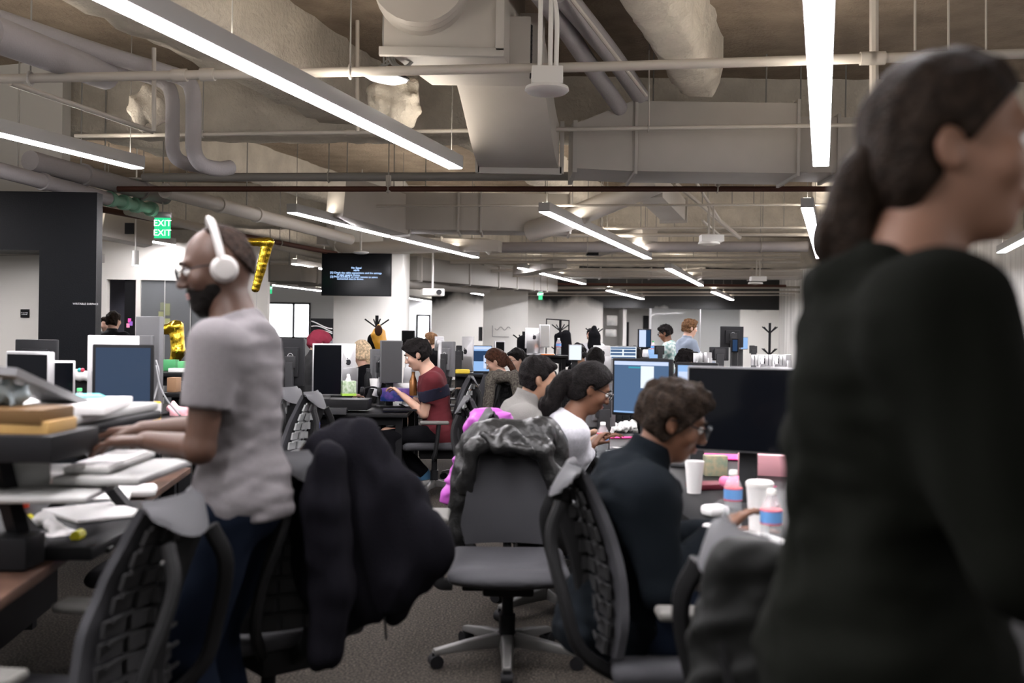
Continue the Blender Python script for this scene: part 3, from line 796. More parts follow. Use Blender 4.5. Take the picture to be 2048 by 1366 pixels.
# small ceiling conduits with rods over the far bays
rn = random.Random(5)
for k in range(16):
    px = 1110 + 30 * k + rn.uniform(-8, 8); d = rn.choice((13, 15.5, 18, 20)); py = {13: 410, 15.5: 455, 18: 485, 20: 515}[d]
    p_ = P(px, py, d); tag(MB().cyl(p_, (p_.x, p_.y, 4.32), .007, seg=6).build('hanger_rod', M_rod), 'thin vertical hanger rod in the far ceiling services', 'rod', 'thin hanger rods in the far ceiling')
for k, (px, y0, y1, d) in enumerate(((1418, 405, 468, 13.5), (1427, 405, 468, 13.5), (1513, 520, 555, 20), (1520, 520, 555, 20))):
    tag(MB().cyl(P(px, y0, d), P(px, y1, d), .014, seg=8).build('conduit', M_pipe), 'vertical white conduit of a pair dropping to a ceiling box', 'conduit', 'paired conduits')
for k, (px, py, d) in enumerate(((1423, 476, 13.5), (1516, 557, 20))):
    o = MB().box(P(px, py, d), (.3, .2, .09)).lathe([(.14, 0), (.15, -.03), (.02, -.05)], P(px - 5, py + 7, d)).build('ceiling_box', M_white); tag(o, ['white ceiling box over the standing fair-haired man', 'small white ceiling box near the far coat tree'][k], 'box')
for k, (a, b, d) in enumerate((((1350, 365), (1480, 475), 13.5), ((1385, 352), (1440, 440), 13), ((1405, 440), (1440, 470), 15))):
    tag(MB().cyl(P(*a, d), P(*b, d + .8), .02 if k else .03, seg=8).build('conduit', M_pipe), ['white strut slanting across the right bay', 'thin strut beside the long white strut', 'short strut low in the right bay'][k], 'conduit')
# ------------------------------------------------------------------ people
def nv(v): v = Vector(v); return v.normalized()
def ik(a, t, l1, l2, pole):
    a, t, pole = Vector(a), Vector(t), Vector(pole); d = t - a; L = min(max(d.length, .05), (l1 + l2) * .998); u = d.normalized()
    t = a + u * L; x = (l1*l1 - l2*l2 + L*L) / (2*L); h = math.sqrt(max(l1*l1 - x*x, 0))
    p = pole - u * pole.dot(u); p.normalize(); return a + u * x + p * h, t
HM = {}
def hairmat(name, c, rough=.45):
    return mat('hair_' + name, tuple(x * .62 for x in c), .6, spec=.06, bump=.7, bscale=140, noise=.4, nscale=50)
SKIN = dict(
    dark=mat('skin_dark_brown', (.062, .030, .019), .5, spec=.35, sss=.05), tan=mat('skin_tan', (.27, .145, .10), .55, spec=.3, sss=.08),
    olive=mat('skin_olive', (.30, .17, .11), .55, spec=.3, sss=.08), light=mat('skin_light', (.46, .28, .21), .55, spec=.3, sss=.1),
    brown=mat('skin_brown', (.135, .062, .036), .55, spec=.3, sss=.06))
M_eye = mat('eye_white', (.7, .7, .68), .25); M_iris = mat('iris_dark', (.02, .012, .01), .2); M_lip = mat('lips', (.35, .14, .12), .45)
M_lens = mat('spectacle_lens', (.9, .93, .95), .03, alpha=.22, spec=1.0)
def hand(v, w, d, side, pn, curl=.5, k=.006, o=0, sc=1.0):
    w = Vector(w); d = nv(d); side = (Vector(side) - d * Vector(side).dot(d)).normalized(); pn = nv(pn) ; pn = (pn - d * pn.dot(d) - side * pn.dot(side)).normalized()
    R = np.array([[side[i], d[i], pn[i]] for i in range(3)])
    v.rbox(w + d * .05 * sc, (.041 * sc, .055 * sc, .015 * sc), .014, R, .012)
    for i in range(4):
        ln = (.040, .045, .042, .033)[i] * sc; rt = w + d * (.095 - .004 * abs(i - 1.3) ** 1.5) * sc + side * (.030 - .0205 * i) * sc
        sp = side * (.10 - .07 * i); c1 = curl * .55; d1 = (d * math.cos(c1) + pn * math.sin(c1) + sp).normalized(); c2 = curl * 1.4
        d2 = (d * math.cos(c2) + pn * math.sin(c2) + sp * .5).normalized(); c3 = curl * 2.1; d3 = (d * math.cos(c3) + pn * math.sin(c3)).normalized()
        p1 = rt + d1 * ln; p2 = p1 + d2 * ln * .65; p3 = p2 + d3 * ln * .5
        v.cap(rt - d * .015, p1, .0095 * sc, .0085 * sc, k); v.cap(p1, p2, .0085 * sc, .008 * sc, .003); v.cap(p2, p3, .008 * sc, .0068 * sc, .003)
    t0 = w + d * .02 * sc + side * .028 * sc; t1 = t0 + (side * .75 + d * .75 + pn * .25).normalized() * .045 * sc; t2 = t1 + (side * .15 + d * 1 + pn * .4).normalized() * .035 * sc
    v.cap(t0, t1, .015 * sc, .0115 * sc, .01); v.cap(t1, t2, .011 * sc, .009 * sc, .004)

def make_person(label, loc, rz, pose='stand', sc=1.0, vox=.009, skin='light', hipz=None, lean=.05, lean2=.1, head=(0, 0, 0), headoff=(0, 0, 0),
                hands=None, hdir=None, feet=None, fem=False, girth=1.0, top=None, sleeve='short', collar=None, bottom=None, shoes=None, hair=None,
                hair_m=None, tail=None, beard=None, glasses=None, phones=None, detail=1, curl=.5, group=None, legs=True, knees=None, hairthick=.012, loose=.012, hem=.02,
                roll=0.0, stripe=None, slen=1.93, elbow=None, twist=0.0, wrinkle=.004, shw=1.0):
    root = empty('person', loc, rz, label, 'person', group)
    f = .92 if fem else 1.0
    H = Vector((0, 0, hipz if hipz else (.93 if pose == 'stand' else .55)))
    d1 = Vector((0, math.sin(lean), math.cos(lean))); d2 = Vector((0, math.sin(lean2), math.cos(lean2)))
    chest = H + d1 * .33; nb = chest + d2 * .21; hd = (d2 * .6 + Vector((0, .55, .9)) * .4).normalized()
    T = Matrix.Rotation(twist, 3, 'Z')
    hc = nb + hd * .135 + Vector(headoff)
    shx = .185 * f * shw
    shc = chest + d2 * .125
    sh = {s_: shc + T @ Vector((s_ * shx, 0, 0)) for s_ in (-1, 1)}
    hips = {s_: H + Vector((s_ * .09, 0, -.02)) for s_ in (-1, 1)}
    hands = hands or {}; wr = {}; el = {}; hd_ = hdir or {}
    for s_ in (-1, 1):
        tgt = hands.get(s_, None)
        if tgt is None: tgt = sh[s_] + Vector((s_ * .07, .05, -.54))
        pole = (elbow or {}).get(s_, Vector((s_ * .35, -.5, -.8)))
        el[s_], wr[s_] = ik(sh[s_], tgt, .29, .26, pole)
    kn = {}; ft = {}
    for s_ in (-1, 1):
        if feet and s_ in feet: tg = Vector(feet[s_])
        else: tg = Vector((s_ * .11, .02, .09)) if pose == 'stand' else Vector((s_ * .13, .40, .09))
        kn[s_], ft[s_] = ik(hips[s_], tg, .43, .415, Vector((s_ * .12, 1, .3)))
    RH = (rotz(head[1]) @ rotx(-head[0]) @ roty(roll)); RHn = np.array(RH)
    def hp(x, y, z): return hc + RH @ Vector((x, y, z))
    Rt = np.array(rotx(-lean)); Rt2 = np.array(T @ rotx(-lean2))
    pts = [H, chest, nb, hc] + list(sh.values()) + list(el.values()) + list(wr.values()) + (list(kn.values()) + list(ft.values()) if legs else [])
    lo = Vector([min(p[i] for p in pts) - .20 for i in range(3)]); hi = Vector([max(p[i] for p in pts) + .20 for i in range(3)])
    if not legs: lo.z = max(lo.z, H.z - .22)
    g = girth
    def torso(v, o, k=.06):
        v.ell(H + Vector((0, -.01, .02)), ((.165 + o) * g, (.125 + o) * g, .14 + o), Rt, .0)
        v.ell(H.lerp(chest, .5), ((.142 * f + o) * g, (.105 + o) * g, .18 + o), Rt, k)
        v.ell(chest + d2 * .02, ((.160 * f + o) * g, (.118 + o) * g, .17 + o), Rt2, k)
        if fem: v.ell(chest + d2 * .0 + Vector((0, .085, 0)), (.12 + o, .06 + o, .07 + o), Rt2, .04)
        v.cap(shc + T @ Vector((-shx * .72, -.01, -.02)), shc + T @ Vector((shx * .72, -.01, -.02)), (.075 + o) * (g if g < 1.2 else 1.1), k=k)
        v.cap(shc + Vector((0, -.01, .03)), nb, .085 + o, .062 + o * .6, k=.05)
    def arm(v, s_, o, upto=2.0, ro=0, k=.03, r0=.054):
        a, e, w = sh[s_], el[s_], wr[s_]
        if upto <= 1:
            c_ = a.lerp(e, upto); v.cap(a, e, r0 + o, .045 + o + ro, k, cut=[(c_, e - a)])
        else:
            v.cap(a, e, r0 + o, .041 + o, k); t = upto - 1
            if t >= 1: v.cap(e, w, .041 + o, .027 + o, .015)
            else: c_ = e.lerp(w, t); v.cap(e, w, .041 + o, .029 + o + ro, .015, cut=[(c_, w - e)])
    # body: one continuous surface
    v = Vox(lo, hi + Vector((0, 0, .02)), vox)
    if legs or True:
        torso(v, -.006 if top else 0)
        if legs:
            for s_ in (-1, 1):
                v.cap(hips[s_], kn[s_], .078, .055, .03); v.cap(kn[s_], ft[s_], .054, .036, .02)
                v.cap(ft[s_], ft[s_] + Vector((0, .13, -.055)), .034, .03, .02)
    for s_ in (-1, 1):
        arm(v, s_, -.004 if sleeve == 'long' else 0)
        dirv = Vector(hd_.get(s_, (wr[s_] - el[s_]))).normalized()
        side = Vector((-s_, 0, 0)) if abs(dirv.x) < .85 else Vector((0, 1, 0)); pn = Vector((0, .1, -1))
        if s_ in hands and hands[s_] is not None: hand(v, wr[s_], dirv, side, pn, curl, k=.004, sc=1.0)
        else: hand(v, wr[s_], (0, .12, -1), (0, 1, 0), (-s_, 0, 0), .35, sc=1.0)
    v.cap(nb - d2 * .04, hp(0, -.022, -.03), .060 * (.88 if fem else 1), .055 * (.88 if fem else 1), .03)
    v.ell(hp(0, -.012, .030), (.076, .098, .098), RHn, .03)
    v.ell(hp(0, .022, -.035), (.060, .066, .075), RHn, .03)
    v.ell(hp(0, .052, -.088), (.030, .026, .024), RHn, .025)
    v.cap(hp(-.034, .078, .036), hp(.034, .078, .036), .012, k=.015)
    for s_ in (-1, 1):
        v.ell(hp(s_ * .042, .062, -.018), (.026, .022, .026), RHn, .02)
        v.ell(hp(s_ * .032, .096, .012), (.017, .012, .012), RHn, .008, 'sub')
    v.cap(hp(0, .086, .022), hp(0, .108, -.022), .008, .0125, .01)
    for s_ in (-1, 1): v.ell(hp(s_ * .012, .098, -.026), (.010, .011, .008), RHn, .006)
    v.ell(hp(0, .087, -.053), (.024, .010, .007), RHn, .006); v.ell(hp(0, .084, -.064), (.021, .011, .008), RHn, .006)
    for s_ in (-1, 1):
        v.ell(hp(s_ * .077, -.012, .0), (.010, .018, .029), np.array(RH @ rotz(s_ * .45) @ rotx(.12)), .004)
        v.ell(hp(s_ * .090, -.008, .002), (.007, .010, .018), np.array(RH @ rotz(s_ * .4)), .003, 'sub')
        v.ell(hp(s_ * .077, -.002, -.02), (.008, .010, .012), RHn, .004)
    v.mesh('body', SKIN[skin], root, sm=1)
    # garments
    if top:
        o = loose; vx = max(vox, .009)
        t = Vox(lo - Vector((.05, .05, 0)), hi + Vector((.05, .05, 0)), vx)
        torso(t, o); t.ell(H + Vector((0, -.005, -.02)), ((.165 + o + .012) * g, (.13 + o + .01) * g, .15), Rt, .05)
        if wrinkle: t.noise(wrinkle, 28, len(label), (1, 1, 1.6)); t.noise(wrinkle * .6, 60, len(label) + 3, (.8, .8, 1.8))
        t.plane(H - d1 * (.06 + hem), -d1)
        t.plane(nb + d2 * (.005 if collar is None else .012) + Vector((0, -.02, 0)), d2 * .9 + Vector((0, .35, 0)))
        for s_ in (-1, 1):
            arm(t, s_, o, .62 if sleeve == 'short' else slen, .012 if sleeve == 'short' else .004, .04, .062)
        if wrinkle and sleeve == 'long': t.noise(wrinkle * .8, 40, 5, (1, 1, .5))
        if collar == 'high': t.cap(nb - d2 * .02, nb + d2 * .055 + hd * .015, .078, .070, .02, cut=[(nb + d2 * .05 + hd * .012, hd)])
        if collar == 'shirt': t.cap(nb - d2 * .02, nb + d2 * .04, .070, .066, .012, cut=[(nb + d2 * .035, d2)])
        if collar == 'hood':
            t.ell(nb + Vector((0, -.08, -.02)), (.13, .07, .08), None, .03)
        t.mesh('shirt' if sleeve == 'short' else 'jumper', top, root, sm=1)
    if stripe:
        t = Vox(lo, hi, max(vox, .009)); torso(t, loose + .003)
        for s_ in (-1, 1): arm(t, s_, loose + .003, .62, .012, .04, .062)
        c_ = chest + d2 * .01; t.plane(c_ + d2 * .05, d2); t.plane(c_ - d2 * .05, -d2)
        t.mesh('shirt_stripe', stripe, root, sm=0)
    if bottom and legs:
        t = Vox(Vector((lo.x, lo.y, 0)), hi, max(vox, .010)); 
        t.ell(H + Vector((0, -.01, .0)), (.172 * g, .135 * g, .13), Rt)
        for s_ in (-1, 1):
            t.cap(hips[s_], kn[s_], .094, .070, .04); t.cap(kn[s_], ft[s_], .070, .062, .02, cut=[(ft[s_] + Vector((0, 0, -.02)), ft[s_] - kn[s_])])
        t.noise(.006, 25, 3, (1, 1, 1.5)); t.plane(H + d1 * .10, d1)
        t.mesh('trousers', bottom, root, sm=1)
    if shoes and legs:
        for s_ in (-1, 1):
            b = MB(); f0 = ft[s_]; zf = f0.z - .09
            t = Vox((f0.x - .07, f0.y - .11, zf), (f0.x + .07, f0.y + .24, zf + .13), .01)
            t.cap((f0.x, f0.y - .03, zf + .05), (f0.x, f0.y + .15, zf + .035), .048, .042, .0); t.cap((f0.x, f0.y - .02, zf + .05), (f0.x, f0.y - .01, zf + .10), .045, .045, .03); t.plane((0, 0, zf + .002), (0, 0, -1))
            t.mesh('shoe', shoes, root)
    # hair
    HV = max(min(vox, .007), .005) if detail else vox
    if hair:
        hm = hair_m; th = hairthick
        hv = Vox([hc[i] - .17 for i in range(3)], [hc[i] + .17 for i in range(3)], HV)
        n1 = RH @ Vector((0, .80, -.59)); pl = hp(0, .082, .083) if hair != 'buzz' else hp(0, .015, .125)
        hv.ell(hp(0, -.014, .032), (.077 + th, .099 + th, .100 + th), RHn, 0)
        hv.ell(hp(0, -.04, -.03), (.070 + th * .6, .062 + th * .6, .07), RHn, .03)
        if hair in ('short', 'buzz'):
            hv.noise(.008 if hair == 'short' else .001, 75, len(label), (1, 1, 1)); hv.plane(pl, n1); hv.plane(hp(0, 0, -.075), RH @ Vector((0, -.3, -1)))
            hv.noise(.003, 130, 9, (1, 1, .5))
            if hair == 'short': hv.ell(hp(0, .062, .090), (.060, .035, .022), RHn, .015)
        elif hair == 'tousled':
            hv.ell(hp(0, .04, .092), (.070, .058, .036), RHn, .03); hv.noise(.010, 70, 3); hv.noise(.006, 130, 5, (1, 1, .5)); hv.plane(pl + RH @ Vector((0, .014, .0)), n1); hv.plane(hp(0, 0, -.07), RH @ Vector((0, -.3, -1)))
        elif hair in ('pulled', 'long'):
            hv.noise(.004, 60, 2); hv.plane(hp(0, .076, .086), RH @ Vector((0, .78, -.58))); hv.plane(hp(0, 0, -.07), RH @ Vector((0, .2, -1)))
        for s_ in (-1, 1):
            if hair != 'long': hv.ell(hp(s_ * .098, -.006, -.008), (.034, .026, .040), RHn, .006, 'sub')
        if tail:
            pp = [hp(*p_[:3]) if len(p_) == 4 else (hc + Vector(p_[:3])) for p_ in tail]
            l2 = Vector([min(p[i] for p in pp) - .09 for i in range(3)]); h2 = Vector([max(p[i] for p in pp) + .09 for i in range(3)])
            l2 = Vector([min(l2[i], hc[i] - .16) for i in range(3)]); h2 = Vector([max(h2[i], hc[i] + .16) for i in range(3)])
            tv = Vox(l2, h2, HV)
            for i in range(len(pp) - 1): tv.cap(pp[i], pp[i + 1], tail[i][3] if len(tail[i]) == 4 else tail[i][3], tail[i + 1][3], .03)
            tv.noise(.012 if hair == 'pulled' else .004, 38, 4, (1, 1, .7)); tv.noise(.006, 95, 6, (1, 1, .12)); tv.mesh('ponytail' if hair == 'pulled' else 'long_hair', hm, root)
        hv.mesh('hair', hm, root)
    if hair == 'cap':
        pass
    if beard:
        bv = Vox([hc[i] - .15 for i in range(3)], [hc[i] + .15 for i in range(3)], .005)
        bv.ell(hp(0, .020, -.045), (.066, .074, .078), RHn); bv.ell(hp(0, .056, -.094), (.036, .032, .030), RHn, .03); bv.noise(.003, 90, 1)
        bv.plane(hp(0, .06, -.036), RH @ Vector((0, .12, 1))); bv.plane(hp(0, -.01, 0), RH @ Vector((0, -1, -.1)))
        bv.ell(hp(0, .098, -.058), (.020, .020, .008), RHn, .003, 'sub')
        bv.cap(hp(-.026, .088, -.042), hp(.026, .088, -.042), .008, k=.004)
        bv.mesh('beard', beard, root)
    Rm = RH
    if detail:
        for s_ in (-1, 1):
            e = MB().ball(hp(s_ * .031, .082, .012), .0125, seg=12, rings=8).build('eye', M_eye, root)
            MB().ball(hp(s_ * .031, .0925, .010), (.0055, .0035, .0055), seg=10, rings=6).build('iris', M_iris, e)
            MB().tube([hp(s_ * .014, .094, .034), hp(s_ * .030, .0965, .041), hp(s_ * .050, .084, .034)], [.003, .0045, .002], 6).build('eyebrow', hair_m or M_black, root)
            MB().tube([hp(s_ * .018, .090, .019), hp(s_ * .031, .0965, .0225), hp(s_ * .045, .086, .017)], .002, 6).build('eyelid', SKIN[skin], root)
        MB().ball(hp(0, .094, -.053), (.021, .006, .004), Rm, 12, 6).ball(hp(0, .092, -.062), (.018, .007, .005), Rm, 12, 6).build('lips', M_lip, root)
    if glasses:
        gb = MB()
        for s_ in (-1, 1):
            c_ = hp(s_ * .034, .112, .010)
            gb.tube([c_ + Rm @ Vector((.026 * math.cos(a), 0, .018 * math.sin(a))) for a in [2*PI*i/20 for i in range(20)]], .0024, 6, closed=True)
            gb.tube([hp(s_ * .060, .108, .016), hp(s_ * .080, .05, .018), hp(s_ * .085, -.01, .016), hp(s_ * .083, -.03, 0)], .0024, 6)
        gb.tube([hp(-.009, .114, .014), hp(0, .117, .018), hp(.009, .114, .014)], .002, 6)
        gl = gb.build('glasses', glasses, root)
        for s_ in (-1, 1): MB().lathe([(.001, 0), (.0245, 0), (.0245, .0012), (.001, .0012)], hp(s_ * .034, .112, .010), 16, Rm @ rotx(-PI/2)).build('lens', M_lens, gl)
    if phones:
        hb = MB(); hb.tube([hp(.098 * math.sin(a) , -.012, .01 + .135 * math.cos(a)) for a in [-1.45 + 2.9 * i / 18 for i in range(19)]], .011, 10, flat=1.7)
        ph = hb.build('headphones', phones, root)
        for s_ in (-1, 1):
            MB().lathe([(.010, .030), (.028, .028), (.038, .016), (.040, 0), (.036, -.006)], hp(s_ * .088, -.014, -.002), 20, Rm @ roty(s_ * PI/2)).build('ear_cup', phones, ph)
            MB().lathe([(.015, .004), (.034, .006), (.037, -.004), (.030, -.012)], hp(s_ * .082, -.014, -.002), 20, Rm @ roty(s_ * PI/2)).build('ear_cushion', M_light, ph)
    root.scale = (sc, sc, sc)
    root['_hc'] = list(hc)
    del root['_hc']
    return root

# ------------------------------------------------------------------ office chair
M_fab = mat('graphite_chair_fabric', (.034, .034, .038), .75, spec=.2, bump=.25, bscale=400)
M_fabcap = mat('grey_chair_shell', (.065, .065, .07), .6)
M_frame = mat('graphite_chair_frame', (.012, .012, .0125), .45)
M_rib = mat('chair_rib_plastic', (.025, .025, .026), .5)
M_rib2 = mat('pale_chair_rib_plastic', (.30, .31, .31), .5)
M_basem = mat('graphite_chair_base', (.10, .098, .095), .35, metal=.4)
M_pad = mat('armrest_pad', (.10, .097, .09), .6)
def back_w(v):
    ks = ((0, .195), (.18, .215), (.4, .195), (.65, .145), (.85, .120), (1, .118))
    for (a, x), (b, y) in zip(ks, ks[1:]):
        if v <= b: t = (v - a) / (b - a); t = t*t*(3-2*t); return x + (y - x) * t
    return ks[-1][1]
def back_p(u, v):
    z = .50 + .56 * v; y = -.235 + .035 * math.sin(v * PI * .9) - .10 * v * v
    w = back_w(v) ; return Vector((u * w, y + .05 * u * u * (1 - .3 * v), z))
def make_chair(label, pale=False, dark=False):
    root = empty('office_chair', (0, 0, 0), 0, label, 'chair')
    fab = M_fab; cap = M_fabcap if not dark else M_black; rib = M_rib2 if pale else M_rib
    v = Vox((-.3, -.3, .38), (.3, .32, .52), .0125)
    v.rbox((0, .03, .455), (.255, .25, .035), .034); v.ell((0, .26, .44), (.24, .07, .04), None, .03); v.ell((0, .0, .50), (.20, .19, .022), None, .01, 'sub')
    v.mesh('seat', fab, root)
    MB().grid(lambda a, b: back_p(a * 2 - 1, b), 14, 18, lambda a, b: (0, -.022, 0)).build('backrest', fab, root)
    def capf(a, b):
        u = a * 2 - 1; ph = b * PI * .62
        y0 = back_p(u, 1).y; w = .120 + .035 * math.sin(b * PI * .6)
        return Vector((u * w * (1 - .25 * max(0, b - .75) / .25 * abs(u)), y0 - .01 - .055 * (1 - math.cos(ph)) * .8, 1.06 + .035 * math.sin(min(ph, PI/2)) - .17 * max(0, b - .35) * (1 - .35 * abs(u) ** 2 if b > .5 else 1)))
    MB().grid(capf, 12, 14, lambda a, b: (0, -.004, -.012)).build('back_cap', cap, root)
    for s_ in (-1, 1):
        q = bez([(s_ * .125, -.37, .97), (s_ * .16, -.40, .86), (s_ * .205, -.36, .68), (s_ * .20, -.31, .53), (s_ * .10, -.16, .40)], 6)
        MB().tube(q, .016, 8, flat=1.5).build('back_frame', M_frame, root)
        q = bez([(s_ * .24, .02, .36), (s_ * .30, .02, .37), (s_ * .315, .0, .46), (s_ * .315, -.02, .66)], 5)
        a = MB().tube(q, .02, 8, flat=1.5).build('armrest', M_frame, root)
        MB().box((s_ * .305, .02, .675), (.095, .26, .03)).build('arm_pad', M_pad, a, bev=.013, bseg=3)
    sp = MB().tube(bez([(0, -.12, .36), (0, -.27, .46), (0, -.275, .62), (0, -.31, .80), (0, -.37, .98)], 6), .02, 8, flat=1.6)
    sp.build('spine', M_frame, root)
    rb = MB()
    for i in range(9):
        v_ = .06 + i * .10; w = back_w(v_); p0 = back_p(0, v_)
        for s_ in (-1, 1):
            for u_ in (.26, .72):
                q = back_p(s_ * u_, v_); q2 = back_p(s_ * u_, v_ + .02); a_ = math.atan2(q2.y - q.y, q2.z - q.z)
                rb.box(q + Vector((0, -.038 - .012 * (1 - u_), 0)), (w * .40, .010, .042), rotz(s_ * .22) @ rotx(-a_))
            rb.box((s_ * w * .5, p0.y - .034, p0.z + .025), (w * .8, .008, .010))
        rb.box((0, p0.y - .062, p0.z), (.055, .02, .040))
    rb.build('back_ribs', rib, root)
    MB().box((0, -.02, .375), (.22, .32, .085)).box((.15, .08, .36), (.10, .03, .03)).build('mechanism', M_frame, root, bev=.012)
    MB().cyl((0, 0, .35), (0, 0, .20), .025).cyl((0, 0, .22), (0, 0, .09), .036).build('gas_column', M_black, root)
    for k in range(5):
        a = 2 * PI * k / 5 + .3; d = Vector((math.cos(a), math.sin(a), 0)); s_ = Vector((-d.y, d.x, 0))
        mb = MB(); vs_ = []
        for t, w, zt_, zb_ in ((0.02, .036, .135, .075), (.5, .026, .115, .072), (1, .022, .085, .06)):
            c_ = d * (.03 + .30 * t)
            for x, z in ((-w, zb_), (w, zb_), (w * .7, zt_), (-w * .7, zt_)): vs_.append(c_ + s_ * x + Vector((0, 0, z)))
        fs = [(0,1,2,3), (11,10,9,8)] + [(i*4+j, i*4+(j+1) % 4, (i+1)*4+(j+1) % 4, (i+1)*4+j) for i in range(2) for j in range(4)]
        lg = mb.add(vs_, fs).build('leg', M_basem, root, bev=.006)
        c_ = d * .32
        MB().cyl(c_ - s_ * .025 + Vector((0, 0, .03)), c_ + s_ * .025 + Vector((0, 0, .03)), .03, seg=14).box(c_ + Vector((0, 0, .055)), (.03, .03, .03)).build('caster', M_black, lg)
    return root
# ------------------------------------------------------------------ monitors
M_off = mat('screen_off', (.003, .0035, .005), .12, spec=.15)
M_blueglow = mat('screen_dim_blue', (.01, .015, .025), .12, emit=(.05, .08, .14), estr=.13)
def lit(name, c, s=1.0): return mat('screen_' + name, (0, 0, 0), .3, emit=c, estr=s * .27)
L_blue = lit('steel_blue', (.085, .15, .27)); L_white = lit('white', (.85, .92, 1)); L_pale = lit('pale_lilac', (.62, .72, .98)); L_dk = lit('navy', (.02, .05, .12)); L_teal = lit('teal', (.05, .35, .45)); L_sky = lit('sky', (.3, .5, .85))
M_imac = mat('computer_silver_back', (.70, .70, .71), .3, metal=.15)
M_dellb = mat('monitor_black_back', (.022, .022, .024), .42)
M_dellg = mat('monitor_grey_back', (.13, .13, .135), .4)
M_logo = mat('logo_dark', (.03, .03, .035), .4); M_logol = mat('logo_light', (.5, .5, .5), .4)
def apple(mb, c, r):
    """apple with a bite, flat disc pair in the xz plane"""
    pts = []
    for i in range(40):
        a = 2 * PI * i / 40; rr = r * (1 + .10 * math.cos(2 * a + PI) - .14 * math.exp(-((a - PI/2) / .3) ** 2) - .06 * math.exp(-((a - 1.5*PI) / .25) ** 2))
        x, z = rr * math.cos(a), rr * math.sin(a)
        d = math.hypot(x - 1.25 * r, z - .12 * r)
        if d < .62 * r: x, z = 1.25 * r - .62 * r * (1.25 * r - x) / max(d, 1e-6), .12 * r + .62 * r * (z - .12 * r) / max(d, 1e-6)
        pts.append((x, z))
    mb.prism(pts, c, (1, 0, 0), (0, 0, 1), -.002)
    mb.prism([(.05 * r, 1.0 * r), (.45 * r, 1.25 * r), (.5 * r, 1.65 * r), (.12 * r, 1.4 * r)], c, (1, 0, 0), (0, 0, 1), -.002)
def make_monitor(w, h, zc, style='dell', screen=M_off, label='', stand=True, content=None, name='monitor', group=None, cat='monitor'):
    """origin on the desk; screen faces -Y; zc = height of the panel centre above the desk"""
    root = empty(name, (0, 0, 0), 0, label, cat, group)
    z0, z1 = zc - h / 2, zc + h / 2
    t = .035 if style != 'imac' else .02
    bez_ = {'dell': .016, 'silver': .013, 'imac': .022, 'black': .016, 'slim': .008}[style]
    cm = {'dell': M_dellb, 'silver': M_silver, 'imac': M_imac, 'black': M_black, 'slim': M_dellg}[style]
    chin = .06 if style == 'imac' else 0
    cs = MB().box((0, t / 2, zc), (w, t, h))
    if style == 'imac': cs.add([(-w*.42, t, z0+.04), (w*.42, t, z0+.04), (w*.42, t, z1-.04), (-w*.42, t, z1-.04), (-w*.12, t+.035, zc-.1), (w*.12, t+.035, zc-.1), (w*.12, t+.035, zc+.06), (-w*.12, t+.035, zc+.06)], [(0,1,5,4), (1,2,6,5), (2,3,7,6), (3,0,4,7), (4,5,6,7)])
    else: cs.box((0, t + .012, zc), (w * .62, .03, h * .62))
    cs.build('casing', cm, root, bev=.006)
    if style in ('silver', 'dell') and False: pass
    sm = MB().box((0, -.0015, zc + chin / 2), (w - 2*bez_, .004, h - 2*bez_ - chin)); mats = [screen]
    sc_ = sm.build('screen', mats, root)
    if style == 'imac': MB().box((0, -.001, zc + chin/2), (w - .004, .003, h - chin - .004)).build('glass_border', M_black, root)
    if style == 'imac': sc_.location = (0, -.002, 0)
    if content:
        for k, (x, z, ww, hh, m_) in enumerate(content):
            MB().box(((x - .5) * (w - 2*bez_), -.0045 - .0004 * k, z0 + bez_ + chin + z * (h - 2*bez_ - chin)), (ww * (w - 2*bez_), .0006, hh * (h - 2*bez_ - chin))).build('screen_window', m_, sc_)
    lg = MB()
    if style == 'imac': apple(lg, (0, t + .037, zc - .01 + h * .08), .028); lg.build('logo', M_logo, root)
    elif style in ('dell', 'slim'):
        yy = t + .030
        lg.tube([(.026 * math.cos(a), yy, zc + h*.12 + .026 * math.sin(a)) for a in [2*PI*i/24 for i in range(24)]], .002, 6, closed=True)
        l_ = lg.build('logo', M_logol, root)
        if w > .2 and style == 'dell': text_obj('logo_letters', 'DELL', .018, M_logol, l_, (0, yy, zc + h*.12), (PI/2, 0, PI))
    if stand:
        if style == 'imac':
            MB().prism([(-.0, 0), (.01, 0), (.055, zc - .03), (.045, zc - .03)], (.10, .02, 0), (0, 1, 0), (0, 0, 1), -.20).box((0, -.03, .004), (.2, .17, .008)).build('stand', M_silver, root, bev=.003)
        else:
            sb_ = MB().box((0, t + .04, zc / 2), (.07, .035, zc)).box((0, t + .03, zc), (.1, .03, .1)); sb_.build('stand_neck', M_dark if style != 'silver' else M_silver, root, bev=.005)
            MB().box((0, .02, .009), (.24, .19, .018)).build('stand_base', M_dark if style != 'silver' else M_silver, root, bev=.008)
    return root
def mon(px0, py0, px1, py1, d, yaw=0, back=False, style='dell', screen=M_off, label='', content=None, zd=.75, name='monitor', stand=True, wreal=None):
    """monitor whose panel fills the pixel box at distance d; yaw turns it about the vertical"""
    c = P((px0 + px1) / 2, (py0 + py1) / 2, d); w = wreal or (px1 - px0) / FPX * d / max(math.cos(yaw), .2); h = (py1 - py0) / FPX * d
    m = make_monitor(w, h, c.z - zd, style, screen, label, stand, content, name)
    m.location = (c.x, c.y, zd); m.rotation_euler = (0, 0, yaw + (PI if back else 0))
    return m
